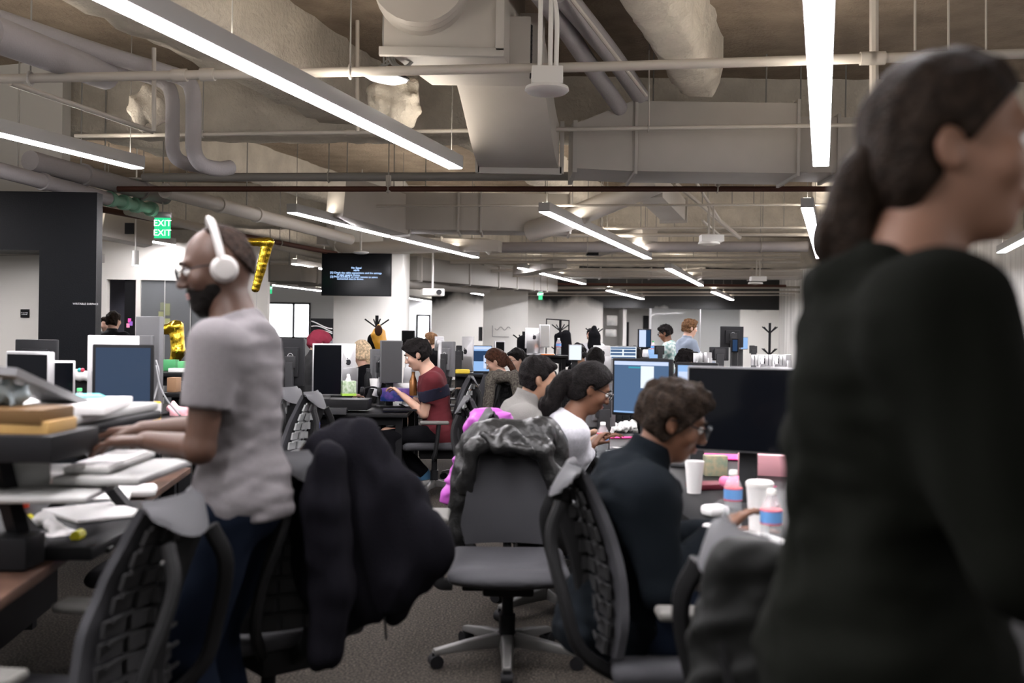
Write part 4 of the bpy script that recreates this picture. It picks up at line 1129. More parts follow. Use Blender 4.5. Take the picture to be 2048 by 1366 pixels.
# ------------------------------------------------------------------ desks
M_wood = mat('dark_walnut_top', (.075, .042, .030), .35, noise=.35, nscale=9)
M_deskb = mat('black_desk_laminate', (.010, .010, .0105), .45)
M_deskw = mat('pale_desk_laminate', (.50, .48, .45), .4)
def desk(x0, y0, x1, y1, z, rz=0, top=M_deskb, label='', edge=None, group=None, name='desk', pivot=None):
    """desk top corners in a frame rotated by rz about pivot"""
    w, l = x1 - x0, y1 - y0; c = Vector(((x0 + x1) / 2, (y0 + y1) / 2, 0))
    root = empty(name, c, rz, label, 'desk', group)
    MB().box((0, 0, z - .015), (w, l, .03)).build('desktop', top, root, bev=.004)
    lx, ly = w / 2 - .08, l / 2 - .12
    for sx in (-1, 1):
        for sy in (-1, 1):
            MB().box((sx * lx, sy * ly, z / 2 - .015), (.06, .06, z - .03)).build('leg', M_blackm, root)
    for s_ in (-1, 1): MB().box((0, s_ * ly, z - .07), (w - .2, .04, .07)).build('cross_rail', M_blackm, root)
    return root
# ------------------------------------------------------------------ the people
denim = mat('dark_denim', (.006, .009, .017), .9, spec=.05, bump=.3, bscale=300)
blackcloth = mat('black_cloth', (.004, .004, .005), .9, spec=.05)
greytee = mat('grey_heather_cotton', (.135, .125, .13), .9, spec=.2, bump=.15, bscale=300, noise=.05, nscale=120)
olivek = mat('dark_green_knit', (.0045, .005, .0038), .95, spec=.04, bump=.3, bscale=200)
navyj = mat('black_blue_fleece', (.005, .0068, .009), .9, spec=.05, bump=.3, bscale=250)
whites = mat('white_knit', (.42, .42, .45), .9, spec=.2, noise=.08, nscale=80)
fleece = mat('grey_fleece', (.17, .165, .155), .95, spec=.05, bump=.3, bscale=200)
maroon = mat('maroon_cotton', (.075, .010, .014), .9, spec=.2)
navy = mat('navy_cotton', (.010, .010, .022), .9, spec=.2)
blueshirt = mat('blue_grey_shirt', (.15, .18, .23), .9)
plaid = mat('green_checked_shirt', (.20, .32, .30), .9, col2=(.55, .6, .58), nscale=22, detail=0)
suitm = mat('black_suit', (.003, .003, .004), .8, spec=.2)
brownj = mat('dark_brown_jacket', (.022, .016, .013), .8, spec=.2)
redcap = mat('burgundy_cap', (.19, .02, .04), .85)
greyj = mat('charcoal_jumper', (.018, .018, .019), .9, spec=.2)
H_black = hairmat('black', (.012, .010, .010)); H_brown = hairmat('dark_brown', (.026, .017, .012), .5); H_blond = hairmat('blond', (1.0, .76, .50)); H_red = hairmat('auburn', (.085, .038, .024)); H_fair = hairmat('light_brown', (.19, .10, .05))
SG = mat('white_headphone_plastic', (.33, .315, .30), .4)
shoe_b = mat('black_shoe', (.012, .012, .013), .5); shoe_bl = mat('blue_suede_shoe', (.03, .09, .16), .8)

SKIN['olive_shade'] = mat('skin_olive_shadowed', (.20, .105, .07), .55, spec=.3, sss=.06)  # olive skin darkened, with the shadow on him put into the colour
# 1 standing man with headphones
pA = P(478, 700, 2.88)
def loc(p, rz, w):  # world point -> person-local
    return rotz(-rz) @ (Vector(w) - Vector((p[0], p[1], 0)))
rzA = PI/2 - .06
rootA = Vector((pA.x + .0, 2.92, 0))
make_person('standing man in grey T-shirt, jeans and white headphones, typing at a raised keyboard', rootA, rzA, 'stand', vox=.0055, skin='dark', lean=.02, lean2=.10,
    head=(.22, .42, 0), headoff=(0, .015, -.005), hands={1: loc(rootA, rzA, P(285, 858, 3.15)), -1: loc(rootA, rzA, P(292, 880, 2.88))}, hdir={1: (0.05, 1, -.1), -1: (.1, 1, -.05)}, curl=.42,
    top=greytee, sleeve='short', bottom=denim, shoes=shoe_b, hair='buzz', hair_m=hairmat('shaved', (.035, .022, .017), .7), hairthick=.002, beard=hairmat('beard', (.010, .008, .007), .6), glasses=M_black, phones=SG, loose=.008, hem=-.01, girth=.95,
    elbow={1: Vector((.3, -.5, -.8)), -1: Vector((-.35, -.35, -.85))}, wrinkle=.006)
# 2 ponytailed man close to the camera
rzB = -PI/2 - .12
rootB = Vector((P(1790, 700, 1.38).x, 1.40, 0))
make_person('close standing man with a dark ponytail, seen from behind in a dark green sweater', rootB, rzB, 'stand', vox=.006, skin='olive_shade', sc=1.03, hipz=.938, lean=.0, lean2=.12,
    head=(.02, -.22, 0), headoff=(0, .015, .012), hands={1: Vector((.24, .32, 1.00)), -1: Vector((-.24, .32, 1.0))}, hdir={}, top=olivek, sleeve='long', bottom=mat('black_trousers', (.012, .010, .009), .8), shoes=shoe_b,
    hair='pulled', hair_m=H_brown, hairthick=.014, girth=.98, loose=.022, hem=.12, shw=.95, slen=1.2, tail=[(0, -.09, .00, .03), (0, -.112, -.045, .042), (.005, -.115, -.075, .036), (0, -.125, -.12, .048), (0, -.125, -.165, .035)], wrinkle=.007)
# 3 seated man in dark fleece with glasses
rzC = -PI/2 - .0
rootC = Vector((P(1275, 900, 3.3).x - .08, 3.22, 0))
make_person('seated man in a dark fleece jacket and glasses looking down at the desk', rootC, rzC, 'sit', vox=.007, skin='brown', hipz=.50, lean=.12, lean2=.30, head=(.34, -.12, 0), headoff=(0, .03, -.01),
    hands={1: loc(rootC, rzC, P(1436, 1070, 3.1)), -1: loc(rootC, rzC, P(1470, 1065, 3.5))}, top=navyj, sleeve='long', collar='high', bottom=denim, shoes=shoe_b, hair='tousled', hair_m=H_brown, hairthick=.020,
    glasses=M_black, girth=1.12, loose=.025, wrinkle=.006, curl=.4, shw=1.05)
# 4 seated woman in white
rzD = -PI/2 + .1
rootD = Vector((P(1112, 900, 5.2).x, 5.15, 0))
make_person('seated woman in a white jumper with black ponytail and glasses', rootD, rzD, 'sit', vox=.009, skin='brown', sc=1.0, hipz=.50, fem=True, lean=.08, lean2=.30, head=(.42, -.05, 0), headoff=(0, .03, 0),
    hands={1: loc(rootD, rzD, P(1180, 895, 5.3)), -1: loc(rootD, rzD, P(1184, 888, 5.5))}, top=whites, sleeve='long', bottom=denim, shoes=shoe_b, hair='pulled', hair_m=H_black, hairthick=.022,
    tail=[(0, -.10, .04, .03), (0, -.14, -.0, .042), (0, -.165, -.08, .048), (0, -.16, -.16, .042), (.0, -.15, -.23, .022)], glasses=M_black, curl=.5)
# 5 seated man in grey fleece
rzE = -PI/2 + .05
rootE = Vector((P(1024, 850, 5.9).x, 5.95, 0))
make_person('seated man with black hair in a grey fleece pullover', rootE, rzE, 'sit', vox=.009, skin='olive', sc=1.02, hipz=.49, lean=.10, lean2=.22, head=(.14, .0, 0), headoff=(0, .03, 0),
    hands={1: Vector((.16, .42, .80)), -1: Vector((-.16, .42, .80))}, top=fleece, sleeve='long', collar='high', bottom=denim, shoes=shoe_b, hair='short', hair_m=H_black, hairthick=.016, loose=.022)
# 6 man in maroon T-shirt
rzF = PI/2 + .12
rootF = Vector((P(878, 800, 9.1).x, 9.1, 0))
make_person('seated man in a maroon T-shirt with navy chest band, holding a phone', rootF, rzF, 'sit', vox=.009, skin='light', sc=1.10, hipz=.50, lean=.12, lean2=.26, head=(.38, -.05, 0), headoff=(0, .04, -.01),
    hands={1: loc(rootF, rzF, P(815, 812, 9.5)), -1: loc(rootF, rzF, P(812, 808, 9.1))}, top=maroon, sleeve='short', stripe=navy, bottom=blackcloth, shoes=shoe_bl, hair='tousled', hair_m=H_black, hairthick=.018,
    feet={1: Vector((.12, .12, .16)), -1: Vector((-.12, .28, .12))}, curl=.7)
tag(MB().box(P(808, 812, 9.3), (.08, .15, .012), rotz(.3) @ roty(.5)).build('mobile_phone', M_black), 'black phone held by the man in the maroon T-shirt', 'phone')
# 7 auburn-haired woman
make_person('woman with auburn ponytail in dark top, bent over the desk', Vector((P(1024, 750, 10.8).x, 10.8, 0)), PI/2 - .1, 'sit', vox=.012, skin='light', hipz=.48, fem=True, lean=.14, lean2=.35, head=(.45, 0, 0), sc=1.04,
    hands={1: Vector((.14, .42, .8)), -1: Vector((-.14, .42, .8))}, top=blackcloth, sleeve='long', bottom=blackcloth, hair='pulled', hair_m=H_red, hairthick=.018, tail=[(0, -.11, .03, .03), (0, -.12, -.06, .03), (0, -.13, -.14, .025), (0, -.12, -.24, .015)])
# 8 man with glasses
make_person('black-haired man with glasses in a black top, behind the auburn-haired woman', Vector((P(1050, 750, 11.6).x, 11.6, 0)), PI/2 + .5, 'sit', vox=.012, skin='light', hipz=.47, lean=.08, lean2=.2, head=(.15, 0, 0), sc=1.04,
    hands={1: Vector((.14, .42, .8)), -1: Vector((-.14, .42, .8))}, top=blackcloth, sleeve='long', hair='short', hair_m=H_black, glasses=M_black)
# 9 blonde woman
make_person('woman with long straight blond hair seated behind a grey monitor', Vector((P(738, 750, 10.6).x, 10.6, 0)), .75, 'sit', vox=.011, skin='light', hipz=.51, fem=True, lean=.1, lean2=.25, head=(.35, -.2, 0), sc=1.06,
    hands={1: Vector((.14, .42, .8)), -1: Vector((-.14, .42, .8))}, top=blackcloth, sleeve='long', hair='long', hair_m=H_blond, hairthick=.02,
    tail=[(0.03, -.05, .05, .06), (.06, -.04, -.05, .06), (.07, .0, -.15, .05), (.07, .02, -.27, .045), (.06, .03, -.38, .03)], detail=0)
# 10 person in red cap
pc = make_person('person in a burgundy cap worn backwards and charcoal jumper beside the big monitor back', Vector((P(608, 760, 9.6).x, 9.7, 0)), -1.0, 'sit', vox=.011, skin='light', hipz=.68, lean=.1, lean2=.25, head=(.35, 0, 0),
    hands={1: Vector((.14, .42, .85)), -1: Vector((-.14, .42, .85))}, top=greyj, sleeve='long', collar='high', hair='short', hair_m=redcap, hairthick=.024, detail=0)
# 11-12 people by the dark door
make_person('short-haired man in a black suit seen from behind at the dark doorway', Vector((P(222, 700, 13.6).x, 13.6, 0)), -.25, 'stand', vox=.013, skin='light', lean=.02, lean2=.05, top=suitm, sleeve='long', collar='shirt', bottom=suitm, shoes=shoe_b, hair='short', hair_m=H_brown, detail=0, sc=1.0, shw=1.1)
make_person('person with curly hair half hidden behind the suited man', Vector((P(215, 700, 14.6).x, 14.7, 0)), 2.6, 'stand', vox=.014, skin='light', lean=.02, lean2=.05, top=blueshirt, sleeve='long', bottom=suitm, shoes=shoe_b, hair='tousled', hair_m=H_brown, detail=0, sc=.97)
make_person('dark-clothed person mostly hidden behind the glossy black wall', Vector((P(182, 700, 12.4).x, 12.4, 0)), -.4, 'stand', vox=.014, skin='light', lean=.02, lean2=.05, top=suitm, sleeve='long', bottom=suitm, shoes=shoe_b, hair='short', hair_m=H_brown, detail=0, sc=.88)
# 13 standing fair man
make_person('standing man with light brown hair in a blue-grey overshirt', Vector((P(1372, 700, 14.2).x, 14.2, 0)), -PI/2 + .25, 'stand', vox=.011, skin='light', lean=.0, lean2=.08, head=(.08, .05, 0), sc=1.01,
    hands={1: Vector((.2, .36, 1.1)), -1: Vector((-.2, .36, 1.1))}, top=blueshirt, sleeve='long', collar='shirt', bottom=denim, shoes=shoe_b, hair='tousled', hair_m=H_fair, hairthick=.014)
# 14 checked shirt
make_person('standing man in a green checked shirt with black hair looking down at a laptop', Vector((P(1344, 700, 15.6).x, 15.6, 0)), PI/2 - .35, 'stand', vox=.012, skin='brown', lean=.06, lean2=.22, head=(.30, 0, 0), sc=.98,
    hands={1: Vector((.17, .40, .98)), -1: Vector((-.17, .40, .98))}, top=plaid, sleeve='long', bottom=denim, shoes=shoe_b, hair='tousled', hair_m=H_black, hairthick=.018, glasses=M_black)
# 15 seated man in brown jacket
make_person('seated man in a dark brown jacket below the standing fair-haired man', Vector((P(1350, 740, 9.4).x, 9.5, 0)), -PI/2 + .5, 'sit', vox=.011, skin='olive', hipz=.53, lean=.12, lean2=.3, head=(.25, 0, 0), sc=1.02,
    hands={1: Vector((.14, .42, .85)), -1: Vector((-.14, .42, .85))}, top=brownj, sleeve='long', collar='high', hair='tousled', hair_m=H_black, hairthick=.014)
# 16 small head, 17 woman, 18 headphone person, 19 white shirt, 20 far head
make_person('person with short black hair seen from behind at the blue dashboard screen', Vector((P(1271, 730, 12.6).x, 12.6, 0)), .0, 'sit', vox=.013, skin='light', hipz=.56, lean=.05, lean2=.15, top=whites, sleeve='long', hair='short', hair_m=H_black, detail=0, sc=1.0)
make_person('woman with long black hair in a grey knitted top seen from behind', Vector((P(1190, 760, 10.2).x, 10.2, 0)), -.1, 'sit', vox=.011, skin='light', hipz=.54, fem=True, lean=.05, lean2=.15, top=fleece, sleeve='long', hair='long', hair_m=H_black, hairthick=.02, detail=0,
    tail=[(0, -.06, .04, .07), (0, -.085, -.06, .075), (0, -.09, -.16, .07), (0, -.09, -.25, .05)])
make_person('dark-haired person wearing black headphones behind a white lit screen', Vector((P(1171, 740, 13.4).x, 13.5, 0)), 2.2, 'sit', vox=.012, skin='olive', hipz=.58, lean=.1, lean2=.2, head=(.2, 0, 0), top=blackcloth, sleeve='long', hair='tousled', hair_m=H_black, phones=M_black, sc=1.0)
make_person('person in a pale shirt standing behind the hanging black coats', Vector((P(1184, 700, 17.2).x, 17.3, 0)), 2.9, 'stand', vox=.014, skin='light', lean=.02, lean2=.1, top=whites, sleeve='long', bottom=denim, hair='short', hair_m=H_black, detail=0, sc=.95)
make_person('brown-haired person far off beside the second column, seated', Vector((P(868, 700, 16.0).x, 16.0, 0)), 1.2, 'sit', vox=.014, skin='light', hipz=.72, lean=.02, lean2=.1, top=blackcloth, sleeve='long', hair='tousled', hair_m=H_fair, detail=0, sc=1.0)
# ------------------------------------------------------------------ desks
dl = desk(-.4, -1.85, .4, 1.85, .75, .135, M_wood, 'dark walnut desk in front of the standing man, cluttered with papers'); dl.location = (-1.74, 3.1, 0)
MB().box((-.18, 0, .42), (.03, 3.3, .56)).build('added_dark_panel', M_blackm, dl)  # black sheet added to make the dark under the desk
d2_ = desk(-.4, -1.85, .4, 1.85, .75, .135, M_wood, 'walnut desk backing onto the cluttered one, carrying the tilted monitor back'); d2_.location = (-2.62, 3.2, 0)
dr_ = desk(-.42, -2.6, .42, 2.6, .75, .064, M_deskb, 'long black desk with water bottles in front of the seated man in dark fleece'); dr_.location = (1.035, 4.6, 0)
MB().box((.2, 0, .42), (.03, 4.8, .56)).build('added_dark_panel', M_blackm, dr_)  # added black sheet, gives the darkness below this desk too
dr2 = desk(-.42, -2.6, .42, 2.6, .75, .064, M_deskb, 'long black desk carrying the large dark screens'); dr2.location = (1.89, 4.6, 0)
ds = desk(-.7, -.42, .7, .42, .75, .03, M_deskb, 'black desk in front of the man in the maroon T-shirt'); ds.location = (-1.62, 9.15, 0)
ds2 = desk(-.7, -.42, .7, .42, .75, .03, M_deskb, 'black desk behind the one with the tissue box'); ds2.location = (-1.60, 10.05, 0)
def dk(px0, px1, d, dep, z, top, label):
    a, b = PX(px0, d), PX(px1, d); o = desk(-(b - a) / 2, -dep / 2, (b - a) / 2, dep / 2, z, 0, top, label); o.location = ((a + b) / 2, d + dep / 2, 0); return o
dq = desk(-.95, -.95, .95, .95, .93, .135, M_deskb, 'raised black desk carrying the silver computer and the portrait monitor'); dq.location = (-2.70, 6.02, 0)
dk(322, 420, 6.75, .7, 1.02, M_deskb, 'small raised black desk with the cardboard box and amber bottle')
dk(285, 430, 7.75, .9, 1.12, M_deskb, 'raised black desk with green boxes and the lower gold balloon')
dk(330, 560, 11.4, .8, .75, M_deskb, 'black desk with green boxes under the small gold balloon')
dk(905, 985, 10.75, 1.0, 1.04, M_deskb, 'black desk with the blue screen by the auburn-haired woman')
dk(1085, 1330, 11.2, .8, .75, M_deskb, 'black desk under the white lit screens in mid room')
dk(1050, 1140, 13.4, .7, 1.22, M_deskb, 'raised standing desk holding a plastic bottle near the coat stand')
dk(1262, 1345, 14.9, .9, 1.16, M_deskb, 'raised standing desk in front of the man in the checked shirt')
dk(1410, 1620, 12.4, 2.0, 1.0, M_deskw, 'pale desk with the big black monitor back by the far corner')
dk(1425, 1700, 8.6, .8, 1.12, M_gloss, 'white topped unit behind the large dark screens')
dk(700, 905, 13.0, .8, .75, M_deskb, 'black desk in front of the television column')
dk(540, 700, 11.6, .8, .75, M_deskb, 'black desk behind the person in the burgundy cap')

# ------------------------------------------------------------------ chairs
chair = make_chair('office chair facing the camera, with a black leather jacket over its backrest')
def chair_at(x, y, rz, label, z=1.0, src=None):
    o = dup(src or chair, (x, y, 0), rz, label); o.scale = (1, 1, z); return o
chair.location = (PX(1022, 4.35), 4.38, 0); chair.rotation_euler = (0, 0, PI + .02); chair.scale = (1, 1, .945)
pale = make_chair('office chair with pale ribs behind the man in the maroon T-shirt', pale=True)
pale.location = (PX(872, 9.1), 9.1, 0); pale.rotation_euler = (0, 0, PI/2 + .12)
blk = make_chair('black office chair empty behind the tweed-draped chair', dark=True)
blk.location = (PX(948, 9.9), 10.0, 0); blk.rotation_euler = (0, 0, PI/2 + .9)
chair_at(-.80, 3.35, .70, 'office chair carrying the big dark jacket with its seat towards the standing man', .98)
chair_at(-1.17, 2.55, PI/2 - .10, 'nearest empty office chair beside the walnut desk, grey back shell towards us', .93)
chair_at(.52, 3.12, -PI/2 + .02, 'office chair of the seated man in dark fleece, grey shell at his back', .95)
chair_at(.80, 2.12, -PI/2 + .1, 'office chair under the black quilted jacket', .95)
chair_at(.21, 5.2, -PI/2 + .08, 'office chair of the woman in white, with the magenta jacket on it', .97)
chair_at(.06, 6.0, -PI/2 + .05, 'office chair of the man in grey fleece', .99)
chair_at(PX(1000, 10.4), 10.35, .35, 'office chair with the tweed jacket over its back', .99)
chair_at(PX(492, 6.7), 6.7, PI/2 - .35, 'office chair with pale ribs just behind the standing man back', 1.0, pale)
chair_at(PX(528, 6.2), 6.15, PI/2 - .1, 'second office chair with pale ribs, half hidden by the dark jacket', 1.0, pale)
chair_at(-1.38, 4.15, PI/2, 'office chair pushed under the walnut desk near its far end', .98)
chair_at(1.66, 2.95, .3, 'office chair at the very edge of the picture beside the ponytailed man')
chair_at(PX(1140, 8.8), 8.8, -.2, 'dark office chair seen from behind, between the grey fleece man and the black-haired woman')
chair_at(PX(1205, 8.2), 8.2, .25, 'dark office chair seen from behind just before the blue code screen')
chair_at(PX(1350, 9.4), 9.5, -PI/2 + .5, 'office chair of the man in the dark brown jacket')
chair_at(PX(1190, 10.2), 10.15, -.1, 'office chair of the woman with long black hair')
chair_at(PX(1024, 10.8), 10.85, PI/2 - .1, 'office chair of the auburn-haired woman')
chair_at(PX(738, 10.6), 10.6, .75, 'office chair of the blond woman')
chair_at(PX(1050, 11.6), 11.6, PI/2 + .5, 'office chair of the black-haired man with glasses')
chair_at(PX(1271, 12.6), 12.6, 0, 'office chair at the blue dashboard screen')
chair_at(PX(620, 9.6), 9.75, -1.0, 'office chair of the person in the burgundy cap', 1.05)
chair_at(PX(1171, 13.4), 13.5, 2.2, 'office chair of the person with black headphones')
chair_at(PX(868, 16), 16.0, 1.2, 'far office chair by the second column', 1.1)

# ------------------------------------------------------------------ jackets on chairs
def garment(name, label, caps, m, vox=.012, k=.05, nz=((.012, 22, (1.6, 1, .35)), (.006, 50, (1.3, 1, .6))), cat='jacket', post=None, flat=None):
    pts = [Vector(p) for c_ in caps for p in c_[:2]]
    lo = Vector([min(p[i] for p in pts) - .16 for i in range(3)]); hi = Vector([max(p[i] for p in pts) + .16 for i in range(3)])
    v = Vox(lo, hi, vox)
    for c_ in caps: v.cap(c_[0], c_[1], c_[2], c_[3], k, flat=flat)
    if post: post(v)
    for i, (a, s_, st) in enumerate(nz): v.noise(a, s_, i + len(label), st)
    return tag(v.mesh(name, m), label, cat)
D = 3.12
jk = mat('navy_black_jacket_cloth', (.0048, .0045, .0066), .9, spec=.06, bump=.3, bscale=200)
fur = mat('brown_fleece_lining', (.04, .028, .018), .95, bump=1, bscale=120)
Q = lambda px, py, d=D: P(px, py, d)
FL = ((0.4, -1, 0), .55)
big = garment('jacket', 'big dark navy jacket hanging over a chair back, one sleeve hanging nearly to the floor', [
    (Q(665, 905), Q(755, 900), .055, .045), (Q(652, 930), Q(632, 1000), .07, .075), (Q(632, 1000), Q(625, 1130), .075, .075), (Q(710, 930), Q(700, 1110), .09, .10), (Q(752, 930), Q(795, 1050), .055, .07),
    (Q(800, 1000), Q(868, 1098), .055, .03), (Q(860, 1085), Q(896, 1108), .028, .018), (Q(740, 1050), Q(780, 1150), .10, .06), (Q(690, 1130), Q(690, 1210), .09, .05), (Q(868, 1105), Q(780, 1175), .03, .04), (Q(790, 1180), Q(700, 1235), .03, .03)], jk, .012, .07, flat=FL)
sv = garment('sleeve', '', [(Q(655, 920, 3.0), Q(648, 1010, 2.98), .06, .062), (Q(648, 1010, 2.98), Q(668, 1180, 2.98), .062, .058), (Q(668, 1180, 2.98), Q(655, 1310, 2.98), .058, .055)], jk, .012, .03)
for k_ in ('label', 'category'): 
    if k_ in sv: del sv[k_]
sv.parent = big
s2 = garment('sleeve', '', [(Q(750, 1130, 3.25), Q(790, 1215, 3.25), .06, .05)], jk, .012, .03)
for k_ in ('label', 'category'):
    if k_ in s2: del s2[k_]
s2.parent = big
l2_ = garment('fur_collar', '', [(Q(655, 880, 3.3), Q(600, 940, 3.25), .045, .04), (Q(600, 940, 3.25), Q(596, 1000, 3.2), .035, .03)], fur, .012, .03)
for k_ in ('label', 'category'):
    if k_ in l2_: del l2_[k_]
l2_.parent = big
MB().cyl(Q(768, 1225), Q(773, 1278), .004).build('drawstring', M_black, big)
leather = mat('black_leather', (.009, .009, .009), .36, spec=.32, bump=.25, bscale=60)
D2 = 4.72
garment('jacket', 'black leather jacket draped over the backrest of the chair facing us', [
    (Q(955, 885, D2), Q(1090, 878, D2), .085, .095), (Q(945, 900, D2), Q(928, 1000, D2), .075, .075), (Q(928, 1000, D2), Q(912, 1110, D2), .065, .055), (Q(1098, 900, D2), Q(1110, 1000, D2), .095, .085), (Q(1110, 1000, D2), Q(1122, 1090, D2), .075, .05),
    (Q(948, 890, 4.57), Q(1015, 872, 4.53), .03, .045), (Q(1015, 872, 4.53), Q(1090, 900, 4.55), .045, .04), (Q(1085, 905, 4.52), Q(1118, 970, 4.58), .035, .05), (Q(942, 900, 4.54), Q(934, 975, 4.60), .035, .04),
    (Q(975, 876, 4.66), Q(1075, 872, 4.66), .085, .09),
    (Q(965, 868, 4.50), Q(1000, 890, 4.47), .02, .025), (Q(1000, 890, 4.47), Q(1060, 898, 4.47), .022, .02)],
    leather, .010, .03, nz=((.010, 26, (1, 1, 1)), (.006, 60, (1.2, 1, 1))))
mag = mat('magenta_nylon', (.36, .07, .36), .45)
D3 = 5.35
garment('jacket', 'magenta quilted jacket behind the leather-draped chair', [
    (Q(958, 838, D3), Q(1000, 838, D3), .065, .06), (Q(955, 850, D3), Q(928, 930, D3), .06, .055), (Q(928, 930, D3), Q(896, 992, D3), .05, .04), (Q(1000, 850, D3), Q(985, 940, D3), .06, .06), (Q(940, 900, D3), Q(930, 990, D3), .06, .05)],
    mag, .010, .03, nz=((.016, 46, (.5, 1, 1.9)),))
quilt = mat('black_quilted_nylon', (.009, .0095, .009), .6, spec=.12)
D4 = 1.95
garment('jacket', 'black quilted jacket over a chair back beside the ponytailed man', [
    (Q(1468, 1118, D4), Q(1530, 1130, D4), .045, .045), (Q(1458, 1135, D4), Q(1432, 1250, D4), .045, .045), (Q(1432, 1250, D4), Q(1420, 1400, D4), .045, .05), (Q(1520, 1140, D4), Q(1500, 1400, D4), .06, .08), (Q(1545, 1150, D4), Q(1560, 1400, D4), .04, .06)],
    quilt, .009, .03, nz=((.007, 60, (.4, 1, 1.9)),))
tweed = mat('tweed', (.10, .09, .075), .95, col2=(.035, .03, .026), nscale=60)
D5 = 9.9
garment('jacket', 'brown tweed jacket draped over a chair near the auburn-haired woman', [
    (Q(985, 752, D5), Q(1028, 752, D5), .06, .06), (Q(980, 760, D5), Q(976, 810, D5), .06, .05), (Q(1032, 760, D5), Q(1040, 805, D5), .06, .06)], tweed, .014, .03)
# coats on stands
def coat(label, px, py0, py1, d, w, m, hood=False, opn=False):
    c_ = [(Q(px - w * .3, py0 + 6, d), Q(px + w * .3, py0 + 6, d), .05, .05), (Q(px - w * .25, py0 + 10, d), Q(px - w * .35, py1, d), .07, .08), (Q(px + w * .25, py0 + 10, d), Q(px + w * .38, py1, d), .07, .08)]
    if hood: c_.append((Q(px, py0 - 6, d), Q(px, py0 + 4, d), .05, .07))
    return garment('coat', label, c_, m, .018, .05, cat='coat')
M_yel = mat('yellow_nylon', (.62, .30, .02), .5)
cy = P(757, 665, 12.8)
v = Vox((cy.x - .3, 12.4, cy.z - .45), (cy.x + .3, 13.2, cy.z + .35), .014)
v.cap(Q(757, 652, 12.8), Q(757, 668, 12.8), .03, .085, .03); v.cap(Q(757, 668, 12.8), Q(762, 690, 12.8), .085, .09, .03); v.cap(Q(757, 654, 12.7), Q(757, 668, 12.62), .02, .06, .01, 'sub')
v.noise(.01, 40, 2)
yc = tag(v.mesh('hooded_coat', M_yel), 'black and yellow hooded coat hanging on the stand by the television column', 'coat')
ck = garment('lower_panel', '', [(Q(748, 676, 12.9), Q(742, 730, 12.9), .07, .09), (Q(764, 690, 12.9), Q(772, 730, 12.9), .05, .07)], blackcloth, .016, .04)
for k_ in ('label', 'category'):
    if k_ in ck: del ck[k_]
ck.parent = yc
lining = tag(MB().ball(Q(757, 660, 12.70), (.05, .03, .07)).build('hood_lining', mat('brown_lining', (.05, .02, .01), .8)), None); lining.parent = yc
def coat_stand(label, px, py_top, d, hooks=True):
    b = P(px, 700, d); zt_ = P(px, py_top, d).z
    o = empty('coat_stand', (b.x, b.y, 0), 0, label, 'coat stand')
    MB().cyl((0, 0, 0), (0, 0, zt_), .022, seg=10).build('pole', M_blackm, o)
    for k in range(4):
        a = PI/2 * k + .4
        for zz in ((zt_ - .12, zt_ - .5) if hooks else (zt_ - .1,)):
            MB().tube([(0, 0, zz - .06), (.16 * math.cos(a), .16 * math.sin(a), zz + .05)], .010, 6).build('hook', M_blackm, o)
        MB().tube([(0, 0, .05), (.28 * math.cos(a), .28 * math.sin(a), .02)], .016, 6).build('foot', M_blackm, o)
    return o
coat_stand('black coat stand with the hooded yellow coat', 753, 630, 13.0, False)
coat_stand('bare black coat stand near the far corner', 1539, 645, 17.5)
coat_stand('black coat stand with long black garments in mid room', 1120, 640, 17.0)
coat_stand('black coat stand with the hooded black coat', 1188, 650, 16.7, False)
coat_stand('black coat stand in front of the second column', 1047, 662, 14.1, False)
coat('long black garment hanging left on the mid room coat stand', 1119, 664, 716, 16.9, 8, blackcloth)
coat('longer black garment hanging beside it, reaching the desk', 1132, 660, 722, 16.8, 9, blackcloth)
coat('black hooded coat on the wall by the pale-shirted person', 1188, 662, 690, 16.6, 14, blackcloth, True)
coat('black coat hanging against the second column', 1047, 672, 700, 14.0, 8, blackcloth)
# rolling garment rail frame
o = empty('garment_rail', P(1115, 700, 17.6), 0, 'thin black metal frame behind the coat stand', 'rack'); o.location.z = 0
a, b = P(1093, 637, 17.6), P(1138, 640, 17.6); ox = o.location.x
MB().tube([(a.x - ox, 0, 0), (a.x - ox, 0, a.z), (b.x - ox, 0, b.z), (b.x - ox, 0, b.z - .3)], .016, 6).build('frame', M_blackm, o)

# ------------------------------------------------------------------ monitors
code = [(.5, .96, 1, .07, L_pale), (.47, .88, .4, .03, L_teal), (.62, .70, .24, .42, L_white), (.5, .02, 1, .03, L_sky)]
# left block
mon(272, 632, 334, 832, 6.0, -.55, True, 'slim', label='tall dark grey monitor back turned on end, trailing grey cables', zd=.935)
mon(176, 670, 280, 790, 5.8, -.05, True, 'imac', label='silver all-in-one computer back with a dark apple mark', zd=.935)
mon(190, 688, 302, 832, 5.0, .25, False, 'black', M_blueglow, 'black portrait monitor with dim blue screen before the silver computer', zd=.935)
mon(35, 678, 118, 776, 6.2, .0, True, 'dell', label='black monitor back with a round logo near the white wall', zd=.935)
mon(2, 702, 106, 826, 4.6, -.3, False, 'silver', M_off, 'silver framed dark monitor near the picture edge', zd=.935)
mon(106, 720, 146, 800, 5.6, .5, False, 'silver', M_off, 'narrow silver framed screen propped beside the dark monitor', zd=.935)
mon(564, 676, 612, 770, 8.6, -.3, True, 'dell', label='dark monitor back with a round logo behind the standing man')
mon(594, 686, 610, 706, 8.4, -.9, True, 'slim', label='small pale edge of a monitor beside the logo monitor') if False else None
mon(626, 686, 684, 790, 8.9, .25, False, 'silver', M_off, 'silver framed portrait monitor with dark mirror-like screen')
mon(680, 686, 710, 770, 10.2, .3, True, 'imac', label='white computer back between the dark screen and the blond woman')
mon(741, 697, 764, 770, 9.8, .8, True, 'slim', label='grey monitor seen almost edge on, beside the blond hair')
